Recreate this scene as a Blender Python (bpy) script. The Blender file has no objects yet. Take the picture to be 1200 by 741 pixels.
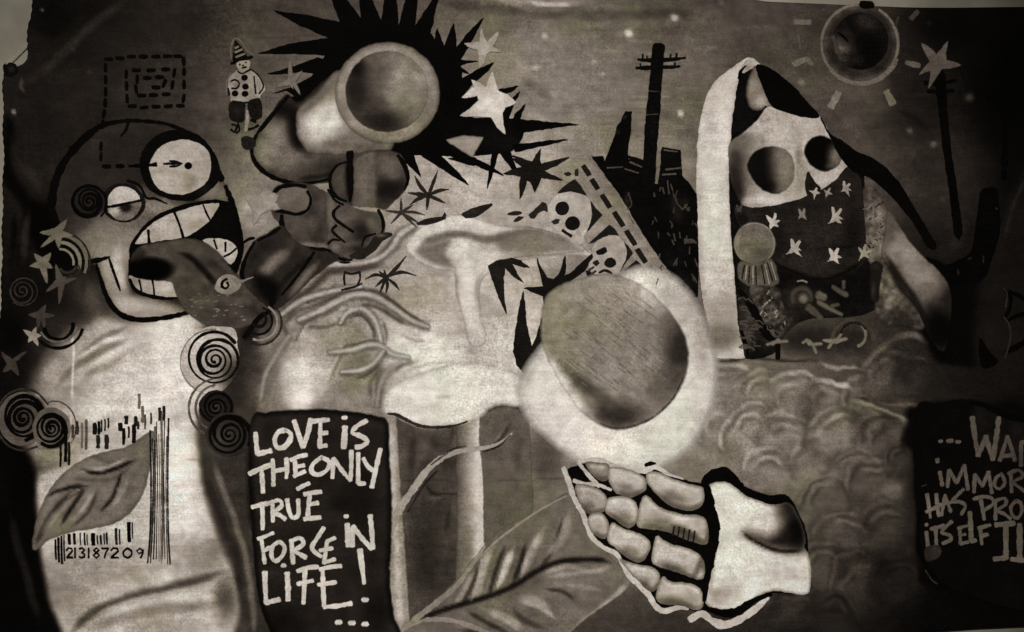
import bpy, math, random
import numpy as np
from mathutils import Vector
from mathutils.geometry import delaunay_2d_cdt

random.seed(7)
scene = bpy.context.scene
COL = scene.collection

# ---------------------------------------------------------------- camera, light, exposure
S = 0.0025                      # metres per drawing unit: the canvas is about 3 m wide
W0, H0 = 600.0, 370.5           # drawing centre
CAM_D = 4.2
cam_d = bpy.data.cameras.new("camera")
cam_d.sensor_width = 36.0
cam_d.lens = 36.0 * CAM_D / (1200 * S)
cam_d.clip_start = 0.05
cam_d.clip_end = 60
cam = bpy.data.objects.new("camera", cam_d)
COL.objects.link(cam)
cam.location = (0, -CAM_D, 0)
cam.rotation_euler = (math.radians(90), 0, 0)
scene.camera = cam

world = bpy.data.worlds.new("World")
scene.world = world
world.use_nodes = True
bg = world.node_tree.nodes["Background"]
bg.inputs[0].default_value = (1.0, 0.96, 0.9, 1)
AMB = 0.02
bg.inputs[1].default_value = AMB

LAMP = np.array([-0.12, -4.75, 1.05])
AIM = np.array([(545 - W0) * S, 0.0, (H0 - 395) * S])
HALF = math.radians(25.0)
POWER = 970.0
ld = bpy.data.lights.new("vignette_spot", 'SPOT')  # added unseen spot; its soft cone falloff imitates a vignette
ld.energy = POWER
ld.spot_size = 2 * HALF
ld.spot_blend = 1.0
ld.shadow_soft_size = 0.12
ld.color = (1.0, 0.985, 0.955)
lo = bpy.data.objects.new("vignette_spot", ld)
COL.objects.link(lo)
lo.location = LAMP
lo.rotation_euler = Vector(AIM - LAMP).to_track_quat('-Z', 'Y').to_euler()

vs = scene.view_settings
vs.view_transform = 'Standard'
vs.look = 'None'
vs.exposure = 0.0
vs.gamma = 1.0
scene.render.film_transparent = False
scene.cycles.filter_width = 1.5
scene.cycles.transparent_max_bounces = 48
scene.cycles.max_bounces = 4
scene.cycles.use_denoising = True

# ---------------------------------------------------------------- small maths
def lin(c):
    c = np.clip(c, 0, 1)
    return np.where(c <= 0.04045, c / 12.92, ((c + 0.055) / 1.055) ** 2.4)

def light_level(x, y):
    """how much of the lamp reaches a drawing point (peak about 1): the paint's albedo is what the
    photograph shows divided by this"""
    p = np.stack([(x - W0) * S, np.zeros_like(x), (H0 - y) * S], 1)
    d = p - LAMP
    r = np.linalg.norm(d, axis=1)
    d = d / r[:, None]
    ax = (AIM - LAMP) / np.linalg.norm(AIM - LAMP)
    z = d @ ax
    u = np.clip((z - math.cos(HALF)) / (1 - math.cos(HALF)), 0, 1)
    a = u * u * (3 - 2 * u)
    r0 = np.linalg.norm(AIM - LAMP)
    c0 = ax[1]
    return a * (d[:, 1] / c0) * (r0 / r) ** 2 + AMB

_rs = np.random.RandomState(3)
_lat = _rs.rand(256, 256)
def vnoise(x, y, sc, seed=0):
    u = x / sc + seed * 17.3
    v = y / sc + seed * 9.1
    iu = np.floor(u).astype(int); iv = np.floor(v).astype(int)
    fu = u - iu; fv = v - iv
    fu = fu * fu * (3 - 2 * fu); fv = fv * fv * (3 - 2 * fv)
    g = lambda a, b: _lat[a & 255, b & 255]
    return (g(iu, iv) * (1 - fu) + g(iu + 1, iv) * fu) * (1 - fv) + (g(iu, iv + 1) * (1 - fu) + g(iu + 1, iv + 1) * fu) * fv

def fbm(x, y, sc, seed=0):
    return (vnoise(x, y, sc, seed) + 0.5 * vnoise(x, y, sc / 2, seed + 1) + 0.25 * vnoise(x, y, sc / 4, seed + 2)) / 1.75 - 0.5

def sstep(a, b, d):
    t = np.clip((d - a) / (b - a + 1e-9), 0, 1)
    return t * t * (3 - 2 * t)

def cr(pts, closed=False, step=3.0):
    """Catmull-Rom through the points (2 or more columns)"""
    P = np.array(pts, float)
    n = len(P)
    if n < 3 and not closed:
        m = max(2, int(np.linalg.norm(P[1, :2] - P[0, :2]) / step) + 1)
        t = np.linspace(0, 1, m)[:, None]
        return P[0] * (1 - t) + P[1] * t
    out = []
    segs = n if closed else n - 1
    for i in range(segs):
        if closed:
            a, b, c, d = P[(i - 1) % n], P[i], P[(i + 1) % n], P[(i + 2) % n]
        else:
            b, c = P[i], P[i + 1]
            a = P[i - 1] if i > 0 else 2 * b - c
            d = P[i + 2] if i + 2 < n else 2 * c - b
        m = max(1, int(np.linalg.norm((c - b)[:2]) / step))
        for t in np.arange(m) / m:
            out.append(0.5 * (2 * b + (c - a) * t + (2 * a - 5 * b + 4 * c - d) * t * t + (3 * b - a - 3 * c + d) * t ** 3))
    if not closed:
        out.append(P[-1])
    return np.array(out)

def densify(pts, step=4.0):
    P = np.array(pts, float); out = []
    for i in range(len(P)):
        a, b = P[i], P[(i + 1) % len(P)]
        m = max(1, int(np.linalg.norm(b - a) / step))
        for t in np.arange(m) / m:
            out.append(a * (1 - t) + b * t)
    return np.array(out)

def seg_dist(x, y, P, closed=False):
    d = np.full(len(x), 1e9)
    n = len(P)
    for i in range(n if closed else n - 1):
        ax_, ay_ = P[i][:2]; bx_, by_ = P[(i + 1) % n][:2]
        vx, vy = bx_ - ax_, by_ - ay_
        L = vx * vx + vy * vy + 1e-9
        t = np.clip(((x - ax_) * vx + (y - ay_) * vy) / L, 0, 1)
        d = np.minimum(d, (x - ax_ - t * vx) ** 2 + (y - ay_ - t * vy) ** 2)
    return np.sqrt(d)

def seg_dist_s(x, y, P):
    """distance to an open line and how far from its nearer end the closest point lies"""
    d = np.full(len(x), 1e9); sa = np.zeros(len(x))
    L = np.concatenate([[0], np.cumsum(np.linalg.norm(np.diff(P[:, :2], axis=0), axis=1))])
    for i in range(len(P) - 1):
        ax_, ay_ = P[i][:2]; vx, vy = P[i + 1][0] - ax_, P[i + 1][1] - ay_
        t = np.clip(((x - ax_) * vx + (y - ay_) * vy) / (vx * vx + vy * vy + 1e-9), 0, 1)
        q = (x - ax_ - t * vx) ** 2 + (y - ay_ - t * vy) ** 2
        k = q < d
        d = np.where(k, q, d); sa = np.where(k, L[i] + t * (L[i + 1] - L[i]), sa)
    return np.sqrt(d), np.minimum(sa, L[-1] - sa), L[-1]

def inside(x, y, P):
    r = np.zeros(len(x), bool)
    n = len(P)
    for i in range(n):
        x0, y0 = P[i]; x1, y1 = P[(i + 1) % n]
        if y0 == y1: continue
        c = ((y0 > y) != (y1 > y)) & (x < (x1 - x0) * (y - y0) / (y1 - y0) + x0)
        r ^= c
    return r

# ---------------------------------------------------------------- painting operations (tone 0..255 at a point)
def D(x, y, rx, ry=None, v=0, a=1.0, ang=0, h=0.1):      # soft round dab
    return ('D', x, y, rx * 1.12, (ry or rx) * 1.12, v, a, math.radians(ang), h)
def K(pts, w, v, a=1.0, h=0.15):                         # soft brush stroke, w = half width
    return ('K', cr(pts, False, 4.0), w, v, a, h)
def G(x0, y0, v0, x1, y1, v1, a=1.0):                    # linear blend
    return ('G', x0, y0, v0, x1, y1, v1, a)
def A(pts, v, a=1.0, soft=4.0, smooth=True):             # soft-edged area
    return ('A', cr(pts, True, 4.0) if smooth else densify(pts, 6.0), v, a, soft)
def N(sc, amp, sx=1.0, seed=0):                          # uneven paint
    return ('N', sc, amp, sx, seed)
def E(w, v, a=1.0):                                      # towards the shape's own edge
    return ('E', w, v, a)

def paint(x, y, t, ops, outline=None):
    for o in ops:
        k = o[0]
        if k == 'D':
            _, cx, cy, rx, ry, v, a, an, h = o
            R = max(rx, ry)
            m = np.where((abs(x - cx) < R) & (abs(y - cy) < R))[0]
            if not len(m): continue
            dx = x[m] - cx; dy = y[m] - cy
            u = (dx * math.cos(an) + dy * math.sin(an)) / rx
            w = (-dx * math.sin(an) + dy * math.cos(an)) / ry
            al = a * (1 - sstep(h, 1.0, np.sqrt(u * u + w * w)))
            t[m] = t[m] * (1 - al) + v * al
        elif k == 'K':
            _, P, w, v, a, h = o
            m = np.where((x > P[:, 0].min() - w) & (x < P[:, 0].max() + w) & (y > P[:, 1].min() - w) & (y < P[:, 1].max() + w))[0]
            if not len(m): continue
            d_, se, LL = seg_dist_s(x[m], y[m], P)
            fd = min(0.3 * LL, 2.2 * w + 3)
            th = 0.45 + 0.55 * sstep(-0.5, fd, se)           # the brush thins out towards both ends
            al = a * (1 - sstep(w * h * th, w * th, d_)) * (0.25 + 0.75 * sstep(-1, fd, se))
            t[m] = t[m] * (1 - al) + v * al
        elif k == 'G':
            _, x0, y0, v0, x1, y1, v1, a = o
            L = (x1 - x0) ** 2 + (y1 - y0) ** 2
            u = np.clip(((x - x0) * (x1 - x0) + (y - y0) * (y1 - y0)) / L, 0, 1)
            t[:] = t * (1 - a) + (v0 + (v1 - v0) * u) * a
        elif k == 'A':
            _, P, v, a, s = o
            m = np.where((x > P[:, 0].min() - s) & (x < P[:, 0].max() + s) & (y > P[:, 1].min() - s) & (y < P[:, 1].max() + s))[0]
            if not len(m): continue
            d = seg_dist(x[m], y[m], P, True)
            d = np.where(inside(x[m], y[m], P), -d, d)
            al = a * (1 - sstep(-s, s, d))
            t[m] = t[m] * (1 - al) + v * al
        elif k == 'N':
            _, sc, amp, sx, seed = o
            t[:] = t * (1 + amp * 2 * fbm(x / sx, y, sc, seed))
        elif k == 'E' and outline is not None:
            _, w, v, a = o
            al = a * (1 - sstep(0, w, seg_dist(x, y, outline, True)))
            t[:] = t * (1 - al) + v * al
    return t

def colour(x, y, t):
    """monochrome brown-toned paint, with the slight drift between rosy, olive and cool white it has"""
    t = t * (1 + 0.16 * fbm(x, y, 7, 81) + 0.12 * fbm(x * .5, y * 2.2, 9, 85) + 0.10 * fbm(x, y, 60, 91))      # uneven worn paint
    t = np.interp(t, [0, 20, 40, 60, 100, 140, 180, 215, 245], [3, 10, 24, 40, 88, 134, 182, 222, 248])
    n1 = fbm(x, y, 46, 5); n2 = fbm(x, y, 70, 9)
    ol = np.clip(n1 * 2.6 + 0.1, 0, 1) * np.clip((t - 25) / 70, 0, 1) * np.clip((178 - t) / 50, 0.12, 1)
    mint = np.clip(n2 * 2.2 + 0.45, 0, 1) * np.clip((t - 175) / 40, 0, 1)
    olive = np.array([1.0, 0.95, 0.775]); mt = np.array([0.985, 0.975, 0.91])
    base = np.stack([np.ones_like(t), np.interp(t, [20, 60, 110, 165, 210], [.85, .88, .915, .935, .955]), np.interp(t, [20, 60, 110, 165, 210], [.74, .79, .83, .88, .92])], 1)
    f = base * (1 - ol[:, None]) + olive[None] * ol[:, None]
    f = f * (1 - mint[:, None]) + mt[None] * mint[:, None]
    srgb = np.clip(t, 3, 240)[:, None] * f / 255.0
    alb = lin(srgb) / light_level(x, y)[:, None]
    return np.clip(alb, 0.0006, 0.9)

# the canvas hangs a little uneven: everything painted on it follows the same surface (metres towards the viewer)
def sheet(x, y):
    z = 0.0035 * np.sin(x / 97.0 + 0.6 * np.sin(y / 140.0)) + 0.003 * np.sin(y / 83.0 + x / 260.0)
    z += 0.0025 * np.sin((x + 1.4 * y) / 61.0) * np.clip(1 - x / 420.0, 0, 1)
    # crease running down from the top edge to the left edge
    q = (x * 0.72 + (y) * 0.74 - 112.0)
    z += 0.006 * np.exp(-(q / 13.0) ** 2) * np.clip(1 - x / 230.0, 0, 1)
    # sag along the top edge
    z += 0.004 * np.exp(-((y - 16) / 12.0) ** 2) * np.clip((x - 480) / 100, 0, 1) * np.clip((760 - x) / 80, 0, 1)
    return z

def to3d(x, y, lift):
    out = np.empty((len(x), 3))
    out[:, 0] = (x - W0) * S
    out[:, 1] = -(sheet(x, y) + lift)
    out[:, 2] = (H0 - y) * S
    return out

# ---------------------------------------------------------------- materials
def paint_material(name, rough=0.8, spec=0.0, grain=0.16, streak=0.10, blotch=0.16, weave=0.12, dry=0.8):
    m = bpy.data.materials.new(name)
    m.use_nodes = True
    nt = m.node_tree; nd = nt.nodes; lk = nt.links
    b = nd["Principled BSDF"]
    b.inputs["Roughness"].default_value = rough
    b.inputs["Specular IOR Level"].default_value = spec
    at = nd.new("ShaderNodeAttribute"); at.attribute_name = "paint"
    geo = nd.new("ShaderNodeNewGeometry")
    def noise(scale, detail, sx=1, sz=1):
        mp = nd.new("ShaderNodeMapping"); mp.inputs["Scale"].default_value = (sx, 1, sz)
        lk.new(geo.outputs["Position"], mp.inputs["Vector"])
        n = nd.new("ShaderNodeTexNoise"); n.inputs["Scale"].default_value = scale
        n.inputs["Detail"].default_value = detail; n.inputs["Roughness"].default_value = 0.6
        lk.new(mp.outputs[0], n.inputs["Vector"])
        return n.outputs["Fac"]
    def rng(src, amp):
        r = nd.new("ShaderNodeMapRange")
        r.inputs["From Min"].default_value = 0.3; r.inputs["From Max"].default_value = 0.7
        r.inputs["To Min"].default_value = 1 - amp; r.inputs["To Max"].default_value = 1 + amp
        lk.new(src, r.inputs["Value"]); return r.outputs[0]
    def mul(a_, b_):
        q = nd.new("ShaderNodeMath"); q.operation = 'MULTIPLY'
        lk.new(a_, q.inputs[0]); lk.new(b_, q.inputs[1]); return q.outputs[0]
    pa = nd.new("ShaderNodeMapRange"); pa.inputs["From Min"].default_value = 0.35; pa.inputs["From Max"].default_value = 0.65
    pa.inputs["To Min"].default_value = 0.4; pa.inputs["To Max"].default_value = 1.5
    lk.new(noise(5, 4), pa.inputs["Value"])
    gm = nd.new("ShaderNodeMath"); gm.operation = 'SUBTRACT'; gm.inputs[1].default_value = 1.0
    lk.new(rng(noise(170, 6), grain * 1.9), gm.inputs[0])
    gp = nd.new("ShaderNodeMath"); gp.operation = 'MULTIPLY_ADD'; gp.inputs[2].default_value = 1.0    # grain comes and goes
    lk.new(gm.outputs[0], gp.inputs[0]); lk.new(pa.outputs[0], gp.inputs[1])
    f = mul(mul(gp.outputs[0], rng(noise(30, 5, 0.3, 6.5), streak * 1.5)), rng(noise(12, 6), blotch))
    vm = nd.new("ShaderNodeVectorMath"); vm.operation = 'SCALE'
    lk.new(at.outputs["Color"], vm.inputs[0]); lk.new(f, vm.inputs["Scale"])
    lk.new(vm.outputs[0], b.inputs["Base Color"])
    if dry:                                    # brush bristles leave the paint's edge broken
        sb = nd.new("ShaderNodeMath"); sb.operation = 'MULTIPLY_ADD'
        sb.inputs[1].default_value = dry; lk.new(noise(330, 3, 0.8, 1.2), sb.inputs[0]); lk.new(at.outputs["Alpha"], sb.inputs[2])
        mr = nd.new("ShaderNodeMapRange"); mr.interpolation_type = 'SMOOTHSTEP'
        mr.inputs["From Min"].default_value = 0.22 + dry * 0.5; mr.inputs["From Max"].default_value = 0.78 + dry * 0.5
        lk.new(sb.outputs[0], mr.inputs["Value"]); 
        # full coverage stays full coverage
        mx = nd.new("ShaderNodeMapRange"); mx.inputs["From Min"].default_value = 0.9; mx.inputs["From Max"].default_value = 1.0
        lk.new(at.outputs["Alpha"], mx.inputs["Value"])
        am = nd.new("ShaderNodeMath"); am.operation = 'MAXIMUM'
        lk.new(mr.outputs[0], am.inputs[0]); lk.new(mx.outputs[0], am.inputs[1])
        lk.new(am.outputs[0], b.inputs["Alpha"])
    else:
        lk.new(at.outputs["Alpha"], b.inputs["Alpha"])
    # cloth weave and brush relief
    bp = nd.new("ShaderNodeBump"); bp.inputs["Strength"].default_value = weave; bp.inputs["Distance"].default_value = 0.0015
    wv = nd.new("ShaderNodeMath"); wv.operation = 'ADD'
    lk.new(noise(150, 4, 0.5, 2.0), wv.inputs[0]); lk.new(noise(420, 2), wv.inputs[1])
    lk.new(wv.outputs[0], bp.inputs["Height"]); lk.new(bp.outputs[0], b.inputs["Normal"])
    return m

M = {
    'canvas': paint_material('painted_canvas_cloth', 0.85, 0.0, 0.15, 0.07, 0.16, dry=0),
    'paint': paint_material('brushed_acrylic_paint'),
    'airbrush': paint_material('airbrushed_paint', 0.85, 0.0, 0.13, 0.05, 0.13, dry=0),
    'black': paint_material('black_brush_paint', 0.7, 0.01, 0.25, 0.18, 0.3),
    'white': paint_material('white_chalky_paint', 0.9, 0.0, 0.12, 0.05, 0.11),
}

# ---------------------------------------------------------------- building painted shapes
STEP = 0.00004
_z = [0]
def level(n):
    _z[0] = n
def nextz():
    _z[0] += 1
    return 0.0006 + _z[0] * STEP

def make_mesh(name, parts, mat, parent, label=None):
    """parts: list of (verts xy array, faces, tone array, alpha array, lift) joined into one mesh"""
    V = []; F = []; C = []; off = 0
    for xy, faces, t, al, lift in parts:
        x, y = xy[:, 0], xy[:, 1]
        V.append(to3d(x, y, lift)); F += [tuple(i + off for i in f) for f in faces]; off += len(xy)
        c = colour(x, y, t)
        C.append(np.concatenate([c, al[:, None]], 1))
    V = np.concatenate(V); C = np.concatenate(C)
    me = bpy.data.meshes.new(name)
    me.from_pydata(V.tolist(), [], F)
    at = me.color_attributes.new("paint", 'FLOAT_COLOR', 'POINT')
    at.data.foreach_set("color", C.astype(np.float32).ravel())
    me.materials.append(mat)
    me.polygons.foreach_set("use_smooth", [True] * len(me.polygons))
    me.update()
    o = bpy.data.objects.new(name, me)
    COL.objects.link(o)
    if parent is not None:
        o.parent = parent
    if label:
        o["label"] = label
    return o

def orient(P):
    a = np.sum(P[:, 0] * np.roll(P[:, 1], -1) - np.roll(P[:, 0], -1) * P[:, 1])
    return P if a > 0 else P[::-1]

def poly_geo(P, ops, base, lift, feather=1.2, grid=4.0, seedj=0, jitter=0.5):
    P = orient(np.array(P, float))
    if jitter:
        P = P + np.stack([fbm(P[:, 0] * 3.1, P[:, 1] * 3.1, 14, 21 + seedj), fbm(P[:, 0] * 3.1, P[:, 1] * 3.1, 14, 31 + seedj)], 1) * jitter * 4
    n = len(P)
    x0, y0 = P.min(0); x1, y1 = P.max(0)
    gx, gy = np.meshgrid(np.arange(x0 + grid / 2, x1, grid), np.arange(y0 + grid / 2, y1, grid))
    gx = gx.ravel(); gy = gy.ravel()
    if len(gx):
        gx = gx + _rs.uniform(-.2, .2, len(gx)) * grid; gy = gy + _rs.uniform(-.2, .2, len(gy)) * grid
        k = inside(gx, gy, P)
        gx, gy = gx[k], gy[k]
        if len(gx):
            k = seg_dist(gx, gy, P, True) > grid * 0.4
            gx, gy = gx[k], gy[k]
    pts = [tuple(p) for p in P] + list(zip(gx.tolist(), gy.tolist()))
    r = delaunay_2d_cdt([Vector(p) for p in pts], [], [list(range(n))], 1, 1e-4)
    xy = np.array([tuple(v) for v in r[0]]); faces = [tuple(f) for f in r[2]]
    t = np.full(len(xy), float(base))
    paint(xy[:, 0], xy[:, 1], t, ops, P)
    out = [(xy, faces, t, np.ones(len(xy)), lift)]
    if feather > 0:
        e0 = np.roll(P, -1, 0) - P
        nrm = np.stack([e0[:, 1], -e0[:, 0]], 1)
        nrm /= np.linalg.norm(nrm, axis=1)[:, None] + 1e-9
        nv = nrm + np.roll(nrm, 1, 0)
        nv /= np.linalg.norm(nv, axis=1)[:, None] + 1e-6
        Q = P + nv * feather
        ring = np.concatenate([P, Q])
        fs = [(i, (i + 1) % n, n + (i + 1) % n, n + i) for i in range(n)]
        t2 = np.full(n, float(base)); paint(P[:, 0], P[:, 1], t2, ops, P)
        out.append((ring, fs, np.concatenate([t2, t2]), np.concatenate([np.ones(n), np.zeros(n)]), lift - STEP * 0.4))
    return out

def shape(name, parent, pts, base, ops=(), smooth=True, mat='paint', label=None, feather=None, grid=None, jitter=0.5, step=3.0):
    if grid is None: grid = 2.4 if len(ops) else 6.0
    if feather is None: feather = 2.2 if mat == 'airbrush' else 1.2
    P = cr(pts, True, step) if smooth else densify(pts, 3.0)
    return make_mesh(name, poly_geo(P, ops, base, nextz(), feather, grid, len(pts), jitter), M[mat], parent, label)

def ell(cx, cy, rx, ry=None, ang=0, n=14):
    ry = ry or rx; a = math.radians(ang)
    return [(cx + rx * math.cos(t) * math.cos(a) - ry * math.sin(t) * math.sin(a),
             cy + rx * math.cos(t) * math.sin(a) + ry * math.sin(t) * math.cos(a)) for t in np.arange(n) * 2 * math.pi / n]

def ribbon_geo(pts, w, v, lift, feather=1.0, smooth=True, alpha=1.0, taper=(0, 0), ops=(), wob=0.2):
    """a brush line: pts (x, y) or (x, y, width); w full width"""
    P = [(p[0], p[1], p[2] if len(p) > 2 else w) for p in pts]
    C = cr(P, False, 2.5) if smooth else np.array(P, float)
    if not smooth:
        q = [C[0]]
        for i in range(len(C) - 1):
            m = max(1, int(np.linalg.norm((C[i + 1] - C[i])[:2]) / 3))
            for t in range(1, m + 1): q.append(C[i] + (C[i + 1] - C[i]) * t / m)
        C = np.array(q)
    n = len(C)
    d = np.gradient(C[:, :2], axis=0)
    d /= np.linalg.norm(d, axis=1)[:, None] + 1e-9
    nn = np.stack([-d[:, 1], d[:, 0]], 1)
    hw = C[:, 2] / 2 * (1 + wob * 4 * fbm(C[:, 0] * 3, C[:, 1] * 3, 11, 41))
    s = np.arange(n) / max(1, n - 1)
    if taper[0]: hw = hw * np.clip(s / taper[0], 0.05, 1)
    if taper[1]: hw = hw * np.clip((1 - s) / taper[1], 0.05, 1)
    f = min(feather, 5.0)
    offs = [-(hw + f * 0.6), -np.maximum(hw - f * 0.4, hw * 0.35), np.maximum(hw - f * 0.4, hw * 0.35), hw + f * 0.6]
    # round the ends off by one extra row with no paint
    ext0 = C[0, :2] - d[0] * (hw[0] * 0.6 + f * 0.5); ext1 = C[-1, :2] + d[-1] * (hw[-1] * 0.6 + f * 0.5)
    rows = [[ext0 + nn[0] * (o[0] * 0.55) for o in offs]] + [[C[i, :2] + nn[i] * o[i] for o in offs] for i in range(n)] + [[ext1 + nn[-1] * (o[-1] * 0.55) for o in offs]]
    xy = np.array(rows).reshape(-1, 2)
    al = np.tile(np.array([0, 1, 1, 0.0]), n + 2) * alpha
    al = al * (1 - 0.22 * np.clip(fbm(xy[:, 0], xy[:, 1], 9, 51) * 3, 0, 1))
    al[:4] = 0; al[-4:] = 0
    fs = []
    for i in range(n + 1):
        for j in range(3):
            a_ = i * 4 + j
            fs.append((a_, a_ + 1, a_ + 5, a_ + 4))
    t = np.full(len(xy), float(v))
    if ops: paint(xy[:, 0], xy[:, 1], t, ops)
    return (xy, fs, t, al, lift)

def line(name, parent, strokes, w, v, mat='black', label=None, feather=1.0, smooth=True, alpha=1.0, taper=(0, 0), ops=(), wob=0.2):
    """one brush line, or several strokes of one mark, as one mesh"""
    if not isinstance(strokes[0][0], (tuple, list)):
        strokes = [strokes]
    parts = [ribbon_geo(s, w, v, nextz(), feather, smooth, alpha, taper, ops, wob) for s in strokes]
    if name in JOINED or len(parts) == 1:
        return make_mesh(name, parts, M[mat], parent, label)
    if len(parts) > 12:                       # a flurry of tiny marks
        o = make_mesh(name, parts, M[mat], parent, label)
        o["kind"] = "stuff"
        return o
    first = None
    for p in parts:                           # every stroke its own piece
        o = make_mesh(name if first is None or parent is not MURAL[0] else 'stroke', [p], M[mat], parent if first is None or parent is not MURAL[0] else first, label if first is None else None)
        first = first or o
    return first
JOINED = {'letter', 'digit', 'arrow', 'fish_eye', 'cross', 'face_mark', 'shoe'}
MURAL = [None]

def spiral(name, parent, cx, cy, r0, r1, turns, w, v, ph=0, sq=1.0, mat='black', label=None, alpha=1.0, w1=None):
    n = int(turns * 14) + 2
    pts = []
    for i in range(n):
        s = i / (n - 1); a = ph + s * turns * 2 * math.pi; r = r0 + (r1 - r0) * s
        r *= 1 + 0.07 * math.sin(a * 1.31 + cx) + 0.05 * math.sin(a * 0.47 + cy)      # drawn freehand
        pts.append((cx + r * math.cos(a), cy + sq * r * math.sin(a), (w + ((w1 or w) - w) * s) * (1 + 0.3 * math.sin(a * 0.83 + cy))))
    return line(name, parent, pts, w, v, mat, label, alpha=alpha)

def arc(cx, cy, r, a0, a1, ry=None, n=9):
    ry = ry or r
    return [(cx + r * math.cos(math.radians(a)), cy + ry * math.sin(math.radians(a))) for a in np.linspace(a0, a1, n)]

def blank(name, parent, label=None):
    o = bpy.data.objects.new(name, None)
    COL.objects.link(o)
    o.empty_display_size = 0.05
    if parent is not None: o.parent = parent
    if label: o["label"] = label
    return o

# ================================================================ setting: the wall behind
def wall():
    m = bpy.data.materials.new('pale_plaster')
    m.use_nodes = True
    nt = m.node_tree; b = nt.nodes["Principled BSDF"]
    b.inputs["Roughness"].default_value = 0.9
    tc = nt.nodes.new("ShaderNodeNewGeometry")
    n = nt.nodes.new("ShaderNodeTexNoise"); n.inputs["Scale"].default_value = 9; n.inputs["Detail"].default_value = 8
    nt.links.new(tc.outputs["Position"], n.inputs["Vector"])
    r = nt.nodes.new("ShaderNodeValToRGB")
    r.color_ramp.elements[0].position = 0.3; r.color_ramp.elements[0].color = (0.30, 0.27, 0.20, 1)
    r.color_ramp.elements[1].position = 0.7; r.color_ramp.elements[1].color = (0.44, 0.40, 0.32, 1)
    nt.links.new(n.outputs["Fac"], r.inputs[0]); nt.links.new(r.outputs[0], b.inputs["Base Color"])
    bp = nt.nodes.new("ShaderNodeBump"); bp.inputs["Strength"].default_value = 0.4; bp.inputs["Distance"].default_value = 0.004
    n2 = nt.nodes.new("ShaderNodeTexNoise"); n2.inputs["Scale"].default_value = 60; n2.inputs["Detail"].default_value = 6
    nt.links.new(tc.outputs["Position"], n2.inputs["Vector"]); nt.links.new(n2.outputs["Fac"], bp.inputs["Height"])
    nt.links.new(bp.outputs[0], b.inputs["Normal"])
    me = bpy.data.meshes.new('wall')
    nx, nz = 30, 20
    v = []; f = []
    for j in range(nz + 1):
        for i in range(nx + 1):
            X = -2.6 + 5.2 * i / nx; Z = -1.7 + 3.4 * j / nz
            v.append((X, 0.03 + 0.004 * math.sin(X * 5 + Z * 3), Z))
    for j in range(nz):
        for i in range(nx):
            a = j * (nx + 1) + i
            f.append((a, a + 1, a + nx + 2, a + nx + 1))
    me.from_pydata(v, [], f); me.materials.append(m)
    me.polygons.foreach_set("use_smooth", [True] * len(f))
    o = bpy.data.objects.new('wall', me); COL.objects.link(o)
    o["kind"] = "structure"
    o["label"] = "pale plaster wall showing behind the canvas edges"
    return o
wall()

mural = blank('painted_mural', None)
mural["label"] = "large brown-toned painted canvas mural with skulls, mushrooms and lettering hung on the wall"
mural["category"] = "mural"
mural.location = (0, 0, 0)
MURAL[0] = mural

# ================================================================ the canvas sheet with its soft airbrushed ground
TG = np.array([
    # x: 0   100  200  300  400  500  600  700  800  900 1000 1100 1200
    [30,  32,  52,  78,  84,  94, 118, 106,  94,  84,  70,  22,   5],   # y 0
    [44,  48,  68,  96, 120, 138, 142, 134, 114,  92,  84,  36,   8],   # 106
    [40,  48,  72, 126, 136, 166, 168, 140, 108,  90,  90,  60,  16],   # 212
    [24,  36,  90, 122, 152, 180, 176, 136, 110,  92,  66,  36,  20],   # 318
    [22,  95, 184, 126, 146, 194, 184, 156, 134, 104,  80,  48,  28],   # 424
    [32, 140, 200, 104, 138, 116, 124, 136, 140, 132, 104,  46,  18],   # 529
    [14, 110, 182,  92,  88,  98, 112, 112, 112,  98,  80,  28,  10],   # 635
    [ 6,  76, 136,  72,  64,  74,  84,  80,  68,  54,  38,  16,   8],   # 741
], float)

def base_tone(x, y):
    u = np.clip(x / 100.0, 0, 11.999); v = np.clip(y / 741.0 * 7, 0, 6.999)
    i = u.astype(int); j = v.astype(int); fu = u - i; fv = v - j
    fu = fu * fu * (3 - 2 * fu); fv = fv * fv * (3 - 2 * fv)
    return (TG[j, i] * (1 - fu) + TG[j, i + 1] * fu) * (1 - fv) + (TG[j + 1, i] * (1 - fu) + TG[j + 1, i + 1] * fu) * fv

ground = []
# --- top: pale streaks along upper edge, crease's light and shade painted in, sky unevenness
ground += [K([(575, 0), (605, 2), (640, 5), (690, 3)], 6, 150, .7), K([(620, 4), (650, 7), (672, 7)], 3.5, 190, .8), K([(600, 9), (640, 13), (670, 12)], 4, 150, .5), K([(640, 11), (660, 14)], 3, 165, .6), K([(690, 8), (740, 8)], 3, 112, .5), K([(590, 6), (612, 8)], 2.5, 170, .6),
           K([(520, 5), (580, 12), (700, 18), (820, 16)], 10, 66, .5),
           K([(40, 4), (60, 22), (55, 50)], 30, 18, .7), D(70, 12, 60, 34, 20, .7),
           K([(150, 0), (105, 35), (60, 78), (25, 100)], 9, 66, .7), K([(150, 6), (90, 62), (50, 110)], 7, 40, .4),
           D(87, 59, 4, 4, 80, .6), D(50, 12, 3, 3, 110, .8), D(105, 85, 4, 3, 75, .6), D(17, 133, 3.5, 3.5, 150, .9),
           K([(8, 76), (14, 80), (20, 84)], 7, 16, .8), K([(27, 90), (26, 103), (31, 112)], 3.5, 95, .7),
           K([(300, 10), (360, 16), (380, 30)], 10, 70, .5), K([(260, 55), (330, 52), (360, 58)], 12, 78, .4)]
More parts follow.
